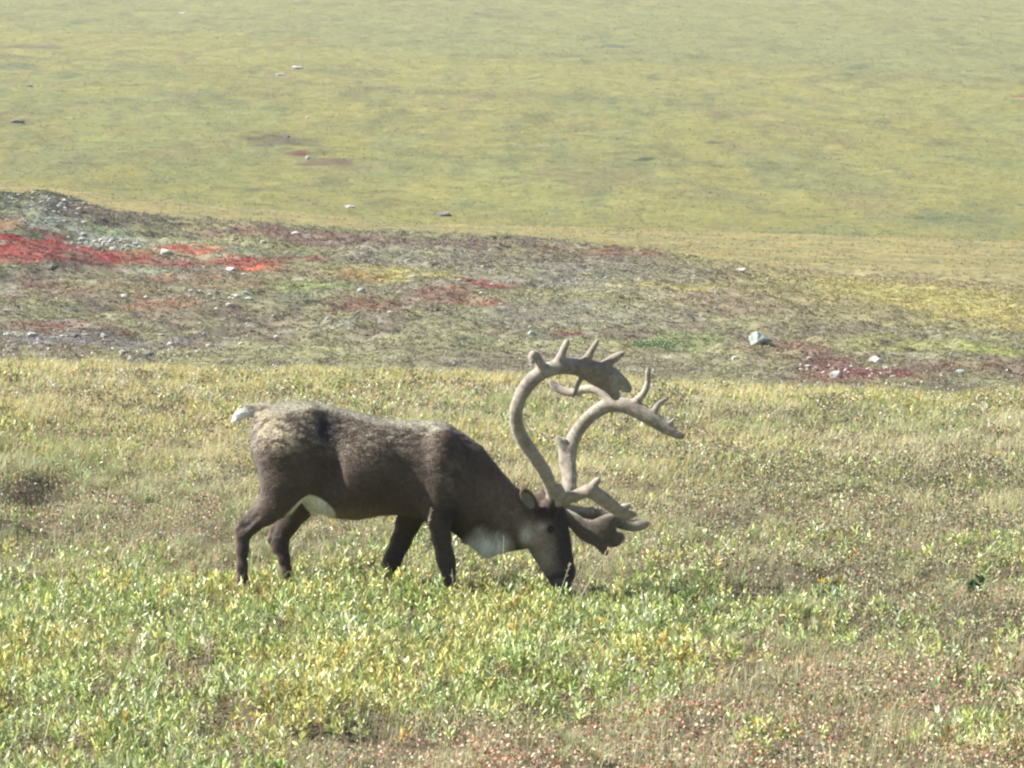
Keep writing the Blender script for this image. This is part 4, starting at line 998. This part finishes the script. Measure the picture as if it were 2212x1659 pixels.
stalk(1195, 1310, 1232, 1222, -.5, 'short pale dry stalk leaning across the cheek', 10, 0, (.62, .56, .46))
stalk(1225, 1330, 1315, 1188, -.6, 'long pale dry stalk leaning right from the muzzle', 14, .005, (.66, .60, .50), th=.0032)
stalk(1240, 1330, 1236, 1262, -.55, 'short grass stem standing before the nose', 0, .01, (.6, .6, .4))
stalk(537, 1330, 590, 1160, -.45, 'thin pale stalk rising across the near hind shank', 0, -.02, (.55, .5, .4), th=.002)
stalk(608, 1310, 596, 1218, -.3, 'thin white stalk in front of the far hind foot', 0, .0, (.7, .66, .55), th=.002)
stalk(985, 1320, 975, 1238, -.45, 'thin pale grass stem just right of the near front foot', 6, .0, (.66, .62, .5), th=.002)
stalk(1275, 1900, 1395, 1545, -6.0, 'long reddish brown twig leaning right in the foreground willow', 12, 0, (.34, .17, .12), (.3, .2, .1), th=.003)
def sprig(X0, r0, hh, dy, n, label, name, cat, cols_, wts, L=.03, wr=.32, spread=.08, ns=3, group=None):
    o, g = plant_root(name, X0, r0, dy, label, cat, group)
    for s_ in range(ns):
        top_ = g + A(rng.normal(0, spread), rng.normal(0, spread), hh * rng.uniform(.75, 1.05)); pts = [g + (top_ - g) * q_ + A(.01 * math.sin(3 * q_ + s_), 0, 0) for q_ in np.linspace(0, 1, 7)]
        v, q = tube(pts, .003, .0015); mesh_obj('stem', v - g, [q], M_grass, o, cols=np.tile(A(.25, .20, .12), (len(v), 1)))
        m = n // ns; tt = rng.uniform(.3, 1, m); B = g + (top_ - g) * tt[:, None]
        d = rng.normal(size=(m, 3)) * .8 + A(0, 0, .6); d /= np.linalg.norm(d, axis=1)[:, None]
        v, f, c = leaf_set(B, d, L * rng.uniform(.7, 1.2, m), np.full(m, L * wr), pal(m, cols_, wts)); mesh_obj('foliage', v - g, f, M_leaf, o, cols=c)
sprig(1030, 1295, .42, -.4, 36, 'tall thin willow sprig with small grey green leaves before the white mane', 'willow_sprig', 'willow sprig', [(.30, .36, .2), (.42, .48, .25)], [1, 1], L=.02, spread=.04)
sprig(2105, 1440, .13, 0, 16, 'dark green broad leaved plant beside a black hollow at the lower right', 'broad_leaf_plant', 'plant', [(.07, .13, .05), (.10, .16, .06)], [1, 1], L=.075, wr=.6, spread=.05)
sprig(1797, 1505, .10, 0, 14, 'single bright orange willow shoot among red heath lower right', 'willow_shoot', 'willow shoot', [(.75, .42, .06), (.7, .5, .1)], [1, 1], L=.045)
sprig(250, 1125, .24, 0, 60, 'upright dark red plant left of the others in the left meadow', 'red_plant', 'red plant', [(.30, .08, .07), (.38, .14, .1)], [1, 1], L=.018, spread=.02, group='upright red plants in the left meadow')
sprig(412, 1165, .22, 0, 60, 'upright dark red plant standing nearest the caribou tail side', 'red_plant', 'red plant', [(.30, .07, .07), (.36, .12, .1)], [1, 1], L=.018, spread=.02, group='upright red plants in the left meadow')
# green willow bush on the flat
p_ = hit(1408, 752); m = 5000
B = p_ + rng.normal(size=(m, 3)) * A(.32, .3, .07) + A(0, 0, .06); d = rng.normal(size=(m, 3)); d[:, 2] = np.abs(d[:, 2]); d /= np.linalg.norm(d, axis=1)[:, None]
ob = bpy.data.objects.new('willow_bush', None); col.objects.link(ob); ob.location = p_
tag(ob, 'low bright green willow bush alone on the brown flat above the right antler', 'bush')
v, f, c = leaf_set(B, d, rng.uniform(.04, .08, m), np.full(m, .022), pal(m, [(.15, .22, .09), (.20, .28, .12), (.12, .18, .08)], [1, 1, 1])); mesh_obj('foliage', v - p_, f, M_leaf, ob, cols=c)
for j in range(7):
    e_ = A(rng.normal(0, .3), rng.normal(0, .25), .14); v, q = tube([A(0, 0, -.05), e_ * .5 + A(0, 0, .03), e_], .012, .004); mesh_obj('branch', v, [q], M_dark, ob)
print('done', time.time() - T0)
